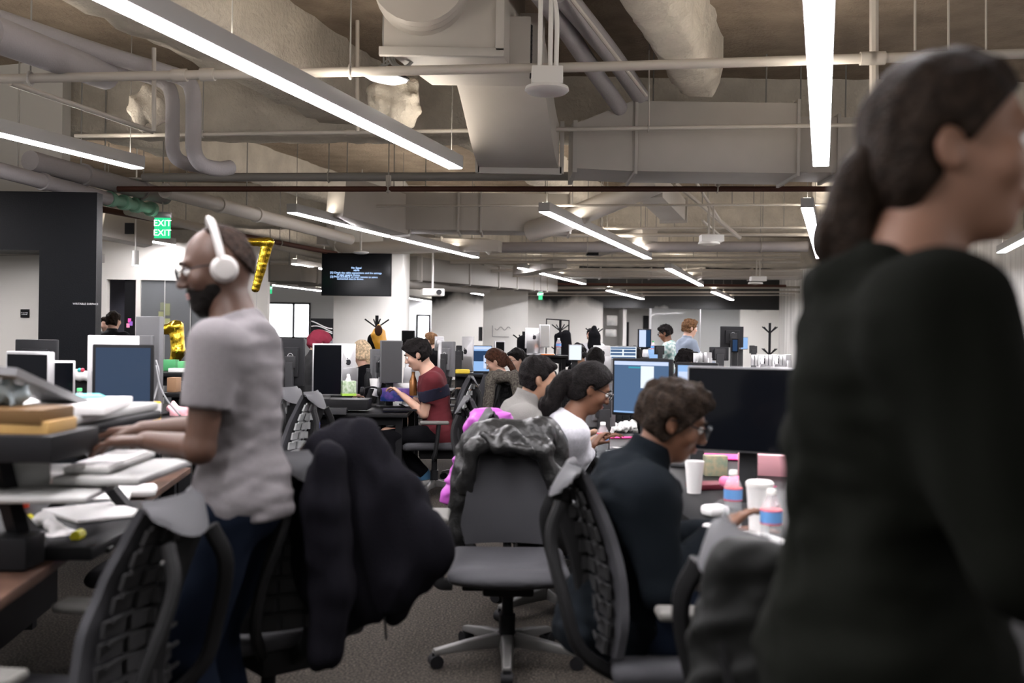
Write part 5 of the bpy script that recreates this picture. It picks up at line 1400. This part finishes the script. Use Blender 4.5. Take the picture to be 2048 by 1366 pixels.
mon(762, 680, 804, 765, 9.6, .35, False, 'slim', mat('screen_grey_off', (.06, .06, .062), .25), label='grey portrait monitor behind the tissue box desk')
mon(803, 660, 829, 700, 13.0, .0, False, 'black', M_off, 'black monitor against the television column')
mon(811, 685, 832, 770, 9.9, .5, True, 'imac', label='white edge of a computer by the maroon T-shirt man face')
mon(887, 682, 912, 752, 9.9, -.9, True, 'slim', label='dark grey monitor seen sideways behind the maroon T-shirt man')
mon(869, 672, 886, 700, 13.2, .4, True, 'silver', label='silver monitor back behind the maroon T-shirt man head')
mon(912, 690, 924, 730, 11.0, .0, True, 'dell', label='small black monitor back beside the dark sideways monitor')
mon(925, 672, 948, 740, 11.4, -.6, True, 'imac', label='white computer back left of the blue screen', zd=1.04)
mon(937, 690, 984, 745, 11.4, .1, False, 'slim', L_sky, 'blue glowing code screen by the auburn-haired woman', [(.5, .93, 1, .1, L_pale), (.45, .62, .75, .4, L_dk), (.8, .4, .3, .5, L_pale)], zd=1.04)
mon(990, 681, 1010, 716, 11.9, .5, False, 'silver', M_off, 'small silver framed portrait monitor behind the auburn hair')
mon(1050, 655, 1085, 696, 13.8, .1, True, 'imac', label='white computer back with apple mark on the standing desk', zd=1.22)
mon(1080, 648, 1100, 694, 13.7, .6, False, 'silver', mat('screen_pale_off', (.25, .25, .24), .3), 'silver framed portrait screen on the standing desk', zd=1.22)
mon(1137, 688, 1164, 720, 11.6, .0, False, 'slim', L_white, 'white lit screen beside the person with headphones')
mon(1186, 690, 1220, 722, 11.3, .1, True, 'imac', label='white computer back in front of the blue dashboard')
mon(1218, 691, 1274, 718, 11.5, -.0, False, 'slim', L_white, 'wide blue dashboard screen in mid room', [(.5, .88, .94, .12, L_blue), (.25, .66, .44, .2, L_blue), (.75, .66, .44, .2, L_blue), (.25, .38, .44, .2, L_blue), (.75, .38, .44, .2, L_blue), (.5, .1, .94, .12, L_blue)])
mon(1276, 657, 1303, 695, 15.3, .2, False, 'black', L_pale, 'portrait monitor with white and dark halves by the checked shirt', [(.8, .5, .4, 1, L_dk)], zd=1.16)
mon(1308, 690, 1328, 708, 15.0, .1, True, 'dell', label='small black monitor back below the portrait one', zd=1.16)
mon(1439, 652, 1486, 694, 13.2, .15, True, 'dell', label='big black monitor back with a round logo before the glass wall', zd=1.0)
mon(1480, 673, 1497, 698, 13.6, .5, False, 'slim', L_sky, 'small bright blue screen beside the big black monitor back', zd=1.0)
mon(1463, 676, 1477, 704, 12.6, -.2, False, 'black', L_dk, 'narrow dark blue screen under the big black monitor', zd=1.0)
mon(1418, 693, 1456, 720, 9.5, .0, True, 'dell', label='low dark monitor back behind the white unit', zd=1.12)
mon(1498, 690, 1508, 706, 14.0, .2, True, 'dell', label='tiny black monitor back near the far corner', zd=1.0)
mon(1385, 705, 1397, 724, 9.2, .9, True, 'imac', label='white computer edge beside the brown jacket man', zd=1.12)
mon(1396, 705, 1410, 724, 9.1, .9, True, 'silver', label='silver computer edge next to the low dark monitor', zd=1.12)
for k in range(5):
    mon(1500 + 14 * k, 708 + 2 * (k % 2), 1510 + 14 * k, 730, 9.0 - .05 * k, .8, True, ('silver', 'imac')[k % 2], label=['silver screen edge first in the row of edges on the white unit', 'white screen edge second in the row on the white unit', 'silver screen edge in the middle of the row on the white unit', 'white screen edge fourth in the row on the white unit', 'last silver screen edge of the row on the white unit'][k], zd=1.12)
mon(1640, 736, 2060, 800, 4.9, .0, True, 'imac', label='pale monitor behind the ponytailed man shoulder') if False else None
mon(2034, 732, 2110, 850, 3.6, .2, False, 'imac', L_white, 'bright white screen at the picture edge behind the ponytailed man')
# right block
mon(1228, 716, 1336, 832, 5.6, -.62, False, 'black', L_blue, 'big dark framed monitor with steel blue code window', code)
mon(1352, 724, 1432, 800, 5.3, -.35, False, 'black', L_sky, 'black framed monitor with a strip of light blue screen showing', [(.2, .4, .36, .8, L_pale), (.7, .5, .6, 1, M_off)])
mon(1382, 733, 1600, 905, 3.95, -.42, False, 'slim', M_off, 'huge dark glossy screen beside the ponytailed man')
mon(1166, 780, 1228, 852, 6.0, .35, True, 'slim', label='grey monitor back turned on end behind the woman in white')
# television
o = mon(643, 505, 783, 591, 17.3, 0, False, 'black', M_off, 'wall television showing a no signal message, on the white column', zd=2.0, name='television', stand=False)
o.location = o.location; o['category'] = 'television'
tx = mat('tv_lettering', (0, 0, 0), .5, emit=(.45, .65, 1), estr=.6)
for t_, px, py, s_ in (('No Signal', 713, 535, .045), ('HDMI', 713, 540, .04), ('[1] Check the cable connections and the settings', 712, 545, .045), ('of your source device.', 697, 549, .045), ('[2] Press SOURCE on your remote to select', 708, 553, .045), ('connected source device.', 701, 557, .045)):
    w_ = P(px, py, 17.3); text_obj('screen_message', t_, s_, tx, o, (w_.x - o.location.x, -.006, w_.z - 2.0), (PI/2, 0, 0))
a_ = P(722, 505, 17.4); MB().cyl((a_.x - o.location.x, .06, a_.z - 2.0), (a_.x - o.location.x, .06, 2.3), .02).box((0, .07, .7), (.5, .06, .4)).build('ceiling_mount', M_white, o)
a_ = P(722, 504, 17.0); tag(MB().ball(a_, (.14, .12, .03)).cyl(a_, (a_.x, a_.y, 4.29), .008, seg=6).build('wireless_router', M_white), 'white disc-shaped device over the television', 'device')
# whiteboard sketch, dark panel on the second column
sk = MB()
for k in range(14):
    a, b = P(990 + 2.2 * k, 656 + 3.2 * math.sin(k * .9), 27.46), P(990 + 2.2 * (k + 1), 656 + 3.2 * math.sin((k + 1) * .9), 27.46); sk.cyl(a, b, .008, seg=5)
sk.cyl(P(985, 650, 27.46), P(985, 672, 27.46), .008, seg=5).cyl(P(985, 672, 27.46), P(1018, 673, 27.46), .008, seg=5)
tag(sk.build('marker_sketch', M_grey), 'marker sketch of a wave on the second column', 'drawing')
tag(MB().box2(P(957, 681, 27.3), Vector(P(965, 653, 27.3)) + Vector((0, .1, 0))).build('wall_panel', M_dark), 'narrow dark panel beside the second column', 'panel')
o = empty('art_panel', P(644, 656, 16), 0, 'black panel painted with white curves beside the television column', 'picture')
MB().box((0, 0, 0), (.36, .03, .32)).build('board', M_black, o); MB().box((-.1, .03, -o.location.z / 2), (.03, .03, o.location.z)).box((.1, .03, -o.location.z / 2), (.03, .03, o.location.z)).build('post', M_blackm, o)
for k in range(3):
    MB().tube([(-.17 + .34 * i / 8, -.02, -.10 + .08 * k + .06 * math.sin(i * .35 + k)) for i in range(9)], .008, 5).build('white_curve', M_paper, o)

# ------------------------------------------------------------------ exit signs, balloons, downlight
def exit_sign(px, py, d, w, h, label, two=False):
    c_ = P(px, py, d); o = empty('exit_sign', c_, 0, label, 'sign')
    MB().box((0, 0, h * .62), (w, .06, h * .28)).build('housing', M_silver, o, bev=.004)
    MB().box((0, 0, 0), (w * .92, .008, h)).build('sign_plate', mat('exit_green', (.02, .30, .12), .3, emit=(.03, .75, .30), estr=.25), o)
    text_obj('lettering', 'EXIT', h * .42, mat('exit_letters', (1, 1, 1), .4, emit=(.8, 1, .9), estr=.7), o, (0, -.006, h * .22), (PI/2, 0, 0))
    if two: text_obj('lettering_reflection', 'EXIT', h * .42, MATS['exit_letters'], o, (0, -.006, -h * .24), (PI/2, 0, 0))
    MB().cyl((0, 0, h * .75), (0, 0, 4.3 - c_.z), .008, seg=6).build('hanger', M_rod, o)
    return o
exit_sign(325, 455, 12, .21, .25, 'green EXIT sign hanging by the glossy black wall', True)
exit_sign(539, 579, 19, .10, .14, 'small green EXIT sign hanging beside the gold balloon')
exit_sign(1081, 591, 21, .09, .16, 'small green EXIT sign hanging by the second column')
o = empty('downlight', P(271, 515, 15), 0, 'white cylindrical downlight hanging in front of the partition', 'light'); MB().cyl((0, 0, -.11), (0, 0, .11), .05).build('can', M_white, o); MB().cyl((0, 0, .11), (0, 0, 1.72), .01).build('rod', M_white, o); MB().cyl((0, 0, -.115), (0, 0, -.108), .043).build('lamp', M_emit, o)
gold = mat('gold_foil', (.83, .56, .05), .2, metal=1.0, bump=.15, bscale=14)
v = Vox((-.28, -.14, -.5), (.28, .14, .5), .013)
v.cap((.12, 0, .40), (-.02, 0, -.38), .075, .05, .03); v.cap((-.2, 0, .40), (.12, 0, .40), .065, .075, .03); v.noise(.003, 40, 1)
b1 = tag(v.mesh('foil_balloon', gold), 'gold foil balloon shaped like a seven, floating behind the headphones', 'balloon'); b1.location = P(515, 532, 9.2); b1.scale = (.75, .8, .56)
v = Vox((-.28, -.14, -.5), (.28, .14, .5), .013)
v.cap((.06, 0, .33), (.10, 0, -.05), .10, .095, .03); v.cap((.10, 0, -.05), (.0, 0, -.34), .095, .06, .04); v.cap((-.08, 0, .28), (.06, 0, .33), .08, .09, .04); v.noise(.003, 40, 4)
b2 = tag(v.mesh('foil_balloon', gold), 'gold foil balloon standing on the desk behind the tall grey monitor', 'balloon'); b2.location = P(343, 695, 8.6); b2.scale = (.6, .8, .56)
MB().tube([(0, 0, -.36), (-.03, 0, -1.2), (-.04, .05, -2.2)], .003, 5).build('ribbon', M_light, b1)

# ------------------------------------------------------------------ clutter helpers
def bx(name, label, cat, c, size, m, rz=0, bev=.003, group=None, tilt=None):
    R = rotz(rz)
    if tilt is not None: R = R @ rotx(tilt)
    o = MB().box((0, 0, 0), size, R).build(name, m, bev=bev); o.location = c; return tag(o, label, cat, group)
M_water = mat('clear_bottle', (.80, .86, .90), .08, alpha=.26, spec=.9); M_lab = mat('bottle_label_blue', (.12, .30, .62), .5); M_labr = mat('bottle_label_red', (.6, .05, .08), .5)
def bottle(px, py, z, label, h=.20, r=.032, d=None, cap=M_white, lab=True):
    p_ = onz(px, py, z) if d is None else Vector(P(px, py, d)); p_.z = z if d is None else p_.z
    o = empty('water_bottle', p_, 0, label, 'bottle'); pr = [(r*.8, 0), (r, .006)]
    for i in range(7): pr += [(r, .015 + i * .010), (r * .955, .020 + i * .010)]
    pr += [(r, h*.50), (r, h*.70), (r*.8, h*.80), (r*.45, h*.90), (r*.42, h*.93)]
    MB().lathe(pr, seg=20).build('bottle_body', M_water, o)
    MB().lathe([(r*.45, h*.93), (r*.45, h), (r*.40, h + .002)], seg=16).build('bottle_cap', cap, o)
    if lab:
        MB().lathe([(r*1.02, h*.50), (r*1.02, h*.68)], seg=20).build('bottle_label', M_lab, o); MB().lathe([(r*1.025, h*.68), (r*1.025, h*.70)], seg=20).lathe([(r*1.025, h*.48), (r*1.025, h*.50)], seg=20).build('label_band', M_labr, o)
    return o
ZR = .752
bottle(1465, 1053, ZR, 'plastic water bottle with blue label on the desk before the man in dark fleece', .20, .032)
bottle(1541, 1108, ZR, 'plastic water bottle with blue label standing closest to the ponytailed man', .20, .033)
bottle(1494, 985, ZR, 'plastic water bottle further along the black desk, behind the first', .19, .03)
bottle(1205, 915, ZR, 'plastic water bottle beside the hands of the woman in white', .20, .034)
bottle(1117, 708, 1.222, 'plastic bottle on the raised standing desk', .22, .035, d=13.5)
bottle(1306, 710, 1.165, 'green tinted bottle on the far standing desk', .22, .035, d=15.3, cap=mat('green_cap', (.05, .5, .15), .5))
bottle(228, 990, .752, 'clear plastic bottle on the walnut desk under the keyboard tray', .16, .035, lab=False)
bottle(158, 850, .752, 'clear bottle with bright green cap behind the stacked papers', .20, .03, d=5.4, cap=MATS['green_cap'])
def cup(px, py, z, label, h=.12, r=.042, m=M_paper, lid=None, d=None, name='paper_cup'):
    p_ = onz(px, py, z) if d is None else P(px, py, d)
    o = empty(name, p_, 0, label, 'cup'); MB().lathe([(r*.72, 0), (r, h), (r*.94, h), (r*.66, .004)], seg=20).build('cup_body', m, o)
    if lid: MB().lathe([(r*1.04, h - .004), (r*1.04, h + .008), (r*.9, h + .014)], seg=20).build('lid', lid, o)
    return o
cup(1388, 985, ZR, 'white paper cup behind the face of the man in dark fleece', .14, .042)
cup(1518, 1068, ZR, 'tall white cup beside the second water bottle', .17, .045, lid=M_white)
cup(1158, 868, ZR, 'white and green drinks cup beyond the woman in white', .15, .045, lid=mat('lime_lid', (.35, .7, .1), .4), d=6.3)
cup(38, 1035, .752, 'red and white paper cup behind the yellow banana', .11, .04, mat('red_cup', (.7, .07, .03), .5), lid=M_white)
# energy drink can
p_ = onz(311, 853, .752); p_ = P(311, 853, 5.2)
o = empty('drinks_can', p_, 0, 'slim yellow and white drinks can on the desk beyond the typing hands', 'can')
MB().lathe([(.024, 0), (.027, .006), (.027, .125), (.022, .134)], seg=20).build('can_body', mat('yellow_can', (.75, .42, .02), .3), o); MB().lathe([(.0275, .07), (.0275, .124)], seg=20).build('can_label', M_paper, o)
# right desk clutter
pinkm = mat('pink_paper', (.85, .03, .25), .5); pinkl = mat('pale_pink', (.75, .38, .42), .4); pinkf = mat('pink_fabric', (.85, .18, .35), .8)
bx('pink_folder', 'hot pink folder under the huge dark screen', 'folder', onz(1460, 915, ZR) + Vector((0, 0, .006)), (.42, .26, .008), pinkm, -.2)
bx('paper_bag', 'brown patterned gift bag on the black desk', 'bag', onz(1430, 950, ZR) + Vector((0, 0, .05)), (.11, .07, .10), mat('kraft_pattern', (.30, .24, .15), .8, col2=(.16, .20, .14), nscale=30))
bx('laptop', 'closed pinkish silver laptop propped on the desk', 'laptop', onz(1525, 950, ZR) + Vector((0, 0, .05)), (.24, .02, .12), pinkl, -.3, tilt=.3)
g_ = [(onz(1450, 962, .80), onz(1500, 972, .79), .025, .03), (onz(1500, 972, .79), onz(1552, 972, .79), .03, .025)]
garment('neck_pillow', 'soft pink neck pillow lying on the black desk', g_, pinkf, .01, .02, cat='pillow')
bx('red_book', 'dark red book lying under the pink pillow', 'book', onz(1415, 975, ZR) + Vector((0, 0, .012)), (.16, .12, .024), mat('dark_red', (.12, .02, .03), .6), .3)
bx('notebook', 'open white notebook beneath the hand of the seated man in dark fleece', 'notebook', onz(1500, 1085, ZR) + Vector((0, 0, .008)), (.22, .28, .012), M_paper, .3)
bx('keyboard', 'slim white keyboard by the woman in white', 'keyboard', onz(1195, 905, ZR) + Vector((.12, 0, .01)), (.14, .42, .012), M_white, .06)
bx('napkin', 'crumpled white napkin beside the first water bottle', 'napkin', onz(1430, 1030, ZR) + Vector((0, 0, .02)), (.09, .08, .04), M_paper, .4, bev=.015)
bx('napkin', 'folded white napkin nearer the man in dark fleece', 'napkin', onz(1436, 1065, ZR) + Vector((0, 0, .015)), (.10, .07, .03), M_paper, .1, bev=.012)
garment('white_cable_bundle', 'bundle of white cables by the steel blue monitor', [(onz(1230, 855, ZR), onz(1262, 850, ZR), .03, .035)], M_paper, .01, .01, nz=((.02, 70, (1, 1, 1)),), cat='cables')
bx('pink_strip', 'pink paper strip beside the bottle of the woman in white', 'paper', onz(1240, 875, ZR) + Vector((0, 0, .004)), (.20, .08, .006), pinkm, .2)
bx('laptop', 'open dark laptop reflected under the huge screen', 'laptop', onz(1640, 905, ZR) + Vector((0, 0, .01)), (.3, .22, .018), M_dark, .1)
# keyboard helper with keys on its own mesh
def keyboard(label, c, rz, L=.42, W=.13, m=M_paper, tilt=0):
    o = empty('keyboard', c, rz, label, 'keyboard'); MB().box((0, 0, 0), (L, W, .014)).build('base', M_light, o, bev=.003)
    k = MB()
    for i in range(14):
        for j in range(5): k.box((-L/2 + .018 + i * (L - .036) / 13, -W/2 + .018 + j * (W - .036) / 4, .010), (L/14 * .8, W/5 * .75, .007))
    k.build('keys', m, o); return o
# raised keyboard platform under the standing man's hands
kb = P(225, 905, 3.02)
keyboard('white keyboard under the hands of the standing man', (kb.x, 3.02, 1.02), PI/2 + .05)
o = empty('standing_desk_riser', (0, 0, 0), 0, 'black standing desk riser with pale front tray beside the standing man', 'riser')
t_ = P(225, 945, 2.85)
MB().box((-1.15, 3.0, .995), (.25, .46, .026)).build('keyboard_tray', M_light, o, bev=.012)
MB().box((P(100, 855, 3.3).x, 3.35, 1.14), (.40, .8, .03)).build('upper_platform', M_light, o, bev=.01)
MB().box((P(100, 870, 3.3).x, 3.35, 1.11), (.44, .76, .03)).build('underframe', M_black, o, bev=.01)
for s_ in (-.3, .35):
    MB().beam((-1.62, 3.2 + s_, .78), (-1.35, 3.2 + s_, 1.1), .05, .03).beam((-1.35, 3.2 + s_, .78), (-1.62, 3.2 + s_, 1.1), .05, .03).build('lift_arm', M_black, o)
MB().box((-1.5, 3.3, .77), (.6, .85, .04)).build('riser_base', M_black, o, bev=.01)
bx('paper_stack', 'loose stack of white papers with a teal edge on the riser', 'papers', (P(130, 835, 3.3).x, 3.3, 1.17), (.34, .5, .03), M_paper, .2)
bx('teal_paper', 'teal paper sheet sticking out of the stack', 'paper', (P(150, 812, 3.4).x, 3.5, 1.19), (.10, .2, .004), mat('teal_paper', (.1, .5, .5), .6), .5)
bx('computer_mouse', 'white mouse on the raised tray next to the hands', 'mouse', P(165, 872, 3.25), (.06, .10, .03), M_paper, .2, bev=.014)
# books at the picture edge
bx('book', 'thick yellow-brown book at the picture edge, lower of two', 'book', P(15, 852, 2.75), (.30, .2, .045), mat('ochre_cover', (.34, .20, .06), .6), .05)
bx('book', 'dark brown book lying on the yellow-brown one', 'book', P(15, 827, 2.75), (.28, .2, .04), mat('brown_cover', (.10, .055, .02), .6), .0)
bx('riser_shelf', 'black shelf under the two books', 'shelf', P(0, 885, 2.75), (.42, .3, .07), M_black, 0)
garment('crumpled_bag', 'grey and white crumpled wrapper above the books', [(P(-10, 785, 2.8), P(30, 795, 2.8), .03, .03)], mat('wrapper', (.30, .36, .38), .5), .008, .01, nz=((.02, 80, (1, 1, 1)),), cat='bag')
o = tag(MB().beam(P(-20, 738, 2.7), P(140, 805, 3.3), .14, .022, (0.1, -.3, 1)).build('tilted_tablet', M_grey), 'grey tablet computer propped at a slant above the books', 'tablet')
# white laptop, papers and bananas on the walnut desk
bx('laptop', 'closed white laptop under papers at the edge of the walnut desk', 'laptop', onz(195, 1040, .76) + Vector((0, 0, .01)), (.30, .34, .02), M_white, .5, bev=.008)
bx('paper_sheets', 'white sheets fanned on the closed white laptop', 'papers', onz(190, 1030, .785) + Vector((0, 0, .012)), (.24, .30, .012), M_paper, .8)
bx('blue_sheet', 'thin blue folder between the sheets and the laptop', 'folder', onz(175, 1018, .785), (.26, .26, .006), mat('blue_card', (.10, .25, .45), .6), .9)
bx('notebook', 'white notebook beyond the fanned sheets', 'notebook', onz(205, 1003, .76) + Vector((0, 0, .02)), (.2, .22, .02), M_paper, .3)
bx('crumpled_paper', 'crumpled white paper beside the clear plastic bottle', 'paper', onz(272, 990, .76) + Vector((0, 0, .02)), (.16, .14, .04), M_paper, .3, bev=.018)
bx('grey_laptop', 'pale grey laptop corner under the tray', 'laptop', P(75, 985, 2.75), (.34, .26, .02), M_light, .1, bev=.01)
bx('laptop_screen', 'pale grey laptop lid standing behind the red cup', 'laptop', P(15, 935, 2.8), (.22, .015, .20), M_light, .3, tilt=.15)
bx('paper_sheets', 'crumpled white sheets under the keyboard tray', 'papers', P(75, 942, 3.1), (.2, .24, .02), M_paper, .2)
bp = [(onz(50, 1050, .80), onz(90, 1040, .80), .018, .024), (onz(90, 1040, .80), onz(125, 1075, .78), .024, .02)]
bo = garment('banana_bag', 'white plastic bag with yellow corners crumpled on the walnut desk', bp + [(onz(125, 1075, .78), onz(155, 1072, .775), .018, .012), (onz(70, 1070, .775), onz(110, 1085, .775), .02, .02)], M_paper, .008, .02, nz=((.008, 60, (1, 1, 1)),), cat='bag')
for a, b in (((42, 1040), (62, 1036)), ((150, 1072), (162, 1066))):
    t_ = MB().tube([onz(*a, .80), onz(*b, .80)], .016, 8).build('yellow_corner', mat('bright_yellow', (.75, .68, .02), .5)); t_.parent = bo
bx('dark_notebook', 'long black notebook in front of the white bag', 'notebook', onz(120, 1098, .76), (.30, .05, .015), M_black, .1)
tag(MB().beam(P(-5, 905, 2.75), onz(40, 1080, .82), .045, .04).build('arm_stand', M_blackm), 'black slanting arm at the picture edge above the walnut desk', 'arm stand')
tag(MB().box(onz(30, 1100, .80), (.12, .12, .09)).build('black_stand_foot', M_black, bev=.01), 'square black stand foot on the walnut desk', 'stand')
# mouse, cable, orange pouch
garment('orange_pouch', 'orange cable and pouch beyond the typing hands', [(P(262, 851, 4.4), P(300, 853, 4.4), .012, .012), (P(300, 853, 4.4), P(303, 866, 4.4), .01, .008)], mat('orange_cloth', (.85, .22, .02), .6), .006, .01, nz=((.003, 80, (1, 1, 1)),), cat='pouch')
cb = MB(); cb.tube(bez([P(312, 720, 5.85), P(318, 745, 5.8), P(314, 775, 5.8), P(302, 815, 5.7)], 6), .006, 6); tag(cb.build('cable', M_grey), 'grey cable hanging from the tall monitor to the desk', 'cable')
cb = MB(); cb.tube(bez([P(312, 730, 5.82), P(320, 770, 5.75), P(335, 800, 5.6), P(360, 830, 5.4)], 6), .005, 6); tag(cb.build('cable', M_grey), 'grey cable swinging out from the tall monitor', 'cable')
# items behind the left monitors
bx('green_box', 'small green box under the gold balloon', 'box', Vector((P(340, 728, 8.3).x, 8.3, 1.165)), (.12, .1, .09), mat('green_card', (.05, .28, .10), .6))
bx('green_box', 'green and white box beside the gold balloon foot', 'box', Vector((P(371, 735, 8.2).x, 8.2, 1.16)), (.10, .1, .08), mat('green_card2', (.10, .42, .16), .6))
bx('paper_pile', 'white paper pile on the far desk behind the standing man chest', 'papers', Vector((P(365, 745, 7.9).x, 7.9, 1.137)), (.18, .14, .03), M_paper)
bx('cardboard_box', 'brown cardboard box beside the yellow can', 'box', Vector((P(343, 795, 6.85).x, 6.9, 1.07)), (.06, .12, .10), mat('cardboard', (.22, .12, .06), .7))
bottle(371, 800, .76, 'small amber bottle with red cap behind the standing man', .16, .025, d=6.8, cap=M_labr, lab=False)
bx('black_case', 'black case on the desk behind the amber bottle', 'case', Vector((P(362, 775, 7.1).x, 7.2, 1.05)), (.16, .12, .06), M_black)
bx('tall_cabinet', 'tall grey cabinet far behind the standing man', 'cabinet', (P(380, 690, 12.7).x, 12.7, .70), (.26, .3, 1.40), M_grey)
garment('pink_wrap', 'pale pink plastic wrap near the standing man belly', [(P(345, 820, 6.0), P(368, 828, 6.0), .04, .05)], pinkl, .012, .02, nz=((.02, 60, (1, 1, 1)),), cat='wrap')
o = tag(garment('toy_mouse_ears', 'white round-lobed cushion beside the silver computer', [(P(152, 748, 6.1), P(160, 752, 6.1), .035, .03), (P(170, 750, 6.1), P(176, 754, 6.1), .03, .025)], M_paper, .008, .01, nz=(), cat='cushion'), None)
for px, c_ in ((159, (.05, .45, .45)), (165, (.7, .05, .1))): 
    q = MB().ball(P(px, 739, 6.08), .012).build('coloured_knob', mat('knob_%d' % px, c_, .5)); q.parent = o
bx('black_bin', 'black upright case standing below the white cushion', 'case', P(163, 790, 6.2), (.16, .12, .26), M_black)
bx('white_sheet_stand', 'white ribbed paper stand under the portrait monitor', 'papers', P(180, 808, 4.9), (.10, .05, .05), M_paper, .4, tilt=.4)
bx('white_mug', 'white mug below the yellow can', 'mug', P(298, 835, 5.2), (.06, .06, .07), M_paper, 0, bev=.02)
bx('white_papers', 'pile of white papers beyond the raised tray', 'papers', P(245, 830, 5.0), (.30, .18, .02), M_paper, .3)
# maroon desk clutter
zt_ = .752
bx('desk_riser', 'black riser shelf under the silver framed monitor', 'riser', P(670, 806, 9.0), (.62, .34, .09), M_black, .03)
bx('document_tray', 'stack of black trays below the silver framed monitor', 'tray', P(655, 820, 8.8), (.34, .30, .05), M_dark, .1)
o = empty('tissue_box', P(697, 775, 8.85), .3, 'patterned green and cream tissue box on the black riser', 'box'); MB().box((0, 0, 0), (.12, .12, .125)).build('carton', mat('tissue_pattern', (.45, .50, .40), .6, col2=(.18, .28, .14), nscale=35), o, bev=.004); MB().box((0, 0, -.056), (.122, .122, .02)).build('green_base', mat('lime_base', (.3, .5, .05), .5), o)
v = Vox((-.04, -.04, 0), (.04, .04, .14), .008); v.cap((0, 0, .05), (.0, 0, .11), .03, .015); v.noise(.008, 90, 1); v.mesh('tissue', M_paper, o)
o = empty('headphones', P(742, 782, 8.8), 0, 'black over-ear headphones lying beside the tissue box', 'headphones')
MB().tube(arc((0, 0, 0), .075, .2, PI - .2, 14, (1, 0, 0), (0, .6, .5)), .009, 8).build('headband', M_black, o)
for s_ in (-1, 1): MB().lathe([(.02, -.02), (.038, -.015), (.04, .01), (.02, .02)], (s_ * .075, 0, 0), 18, roty(PI/2)).build('ear_cup', M_black, o)
cup(747, 776, 0, 'white paper cup behind the black headphones', .09, .038, d=9.05)
o = empty('steel_bottle', P(736, 775, 9.1), 0, 'matt black insulated bottle between tissue box and cup', 'bottle'); MB().lathe([(.034, 0), (.036, .01), (.036, .11), (.02, .14), (.018, .15)], seg=18).build('bottle_body', M_black, o); MB().lathe([(.02, .15), (.02, .175), (.012, .18)], seg=14).build('bottle_cap', M_dark, o)
o = empty('copper_bottle', P(826, 790, 9.25), 0, 'brown glass bottle in front of the man in the maroon T-shirt', 'bottle'); MB().lathe([(.034, 0), (.036, .01), (.036, .13), (.016, .19), (.016, .22)], seg=18).build('bottle_body', mat('copper', (.28, .12, .04), .25, metal=.5), o); MB().lathe([(.018, .22), (.018, .245), (.010, .248)], seg=14).build('bottle_cap', M_silver, o)
bx('storage_box', 'galaxy patterned blue and purple box on the desk', 'box', P(795, 788, 9.5), (.30, .2, .12), mat('galaxy_print', (.01, .03, .12), .4, col2=(.12, .05, .22), nscale=14))
o = empty('laptop_stand', P(775, 775, 9.7), .3, 'silver bent metal laptop stand', 'stand'); MB().tube([(-.12, 0, -.08), (-.07, 0, .08), (.05, 0, .05), (.16, 0, -.02)], .012, 6, flat=3).build('bent_plate', M_silver, o)
bx('paper_pile', 'papers and envelopes around the galaxy box', 'papers', P(812, 770, 9.9), (.28, .2, .05), M_paper, .2)
bx('black_tablet', 'black tablet lying at the desk edge by the phone', 'tablet', P(800, 818, 9.0), (.30, .2, .015), M_black, .1)
bx('drawer_unit', 'pale shelf unit under the black desk', 'unit', P(690, 850, 9.3), (.36, .4, .14), M_grey, 0)
bx('backpack_case', 'blue checked case under the desk behind the chairs', 'case', P(628, 870, 8.6), (.10, .2, .28), mat('blue_check', (.05, .06, .22), .7), .2)
bx('yellow_pouch', 'yellow pouch on the desk by the blue code screen', 'pouch', Vector((P(925, 742, 10.9).x, 10.9, 1.067)), (.16, .1, .05), mat('yellow_cloth', (.75, .55, .05), .7), .1, bev=.015)
bx('orange_sheet', 'orange paper on the raised standing desk', 'paper', P(1095, 708, 13.45), (.18, .12, .012), mat('orange_card', (.8, .2, .03), .6))
bx('white_case', 'white bag on the far standing desk by the green bottle', 'bag', P(1295, 706, 15.35), (.16, .12, .12), M_paper, 0, bev=.02)
bx('laptop', 'open blue-lit laptop before the man in the checked shirt', 'laptop', P(1310, 708, 15.25), (.24, .02, .15), L_sky, .6, tilt=-.3)
# pinned wall sheets near the recess
for k, (px, py, w_, h_, l_) in enumerate(((1224, 640, 20, 20, 'white wall chart in the far recess, upper'), (1222, 665, 22, 14, 'white wall chart in the far recess, lower'))):
    bx('wall_chart', l_, 'poster', P(px, py, YB - .03), (w_ * YB / FPX, .02, h_ * YB / FPX), mat('chart', (.55, .55, .52), .7, col2=(.3, .3, .29), nscale=3))
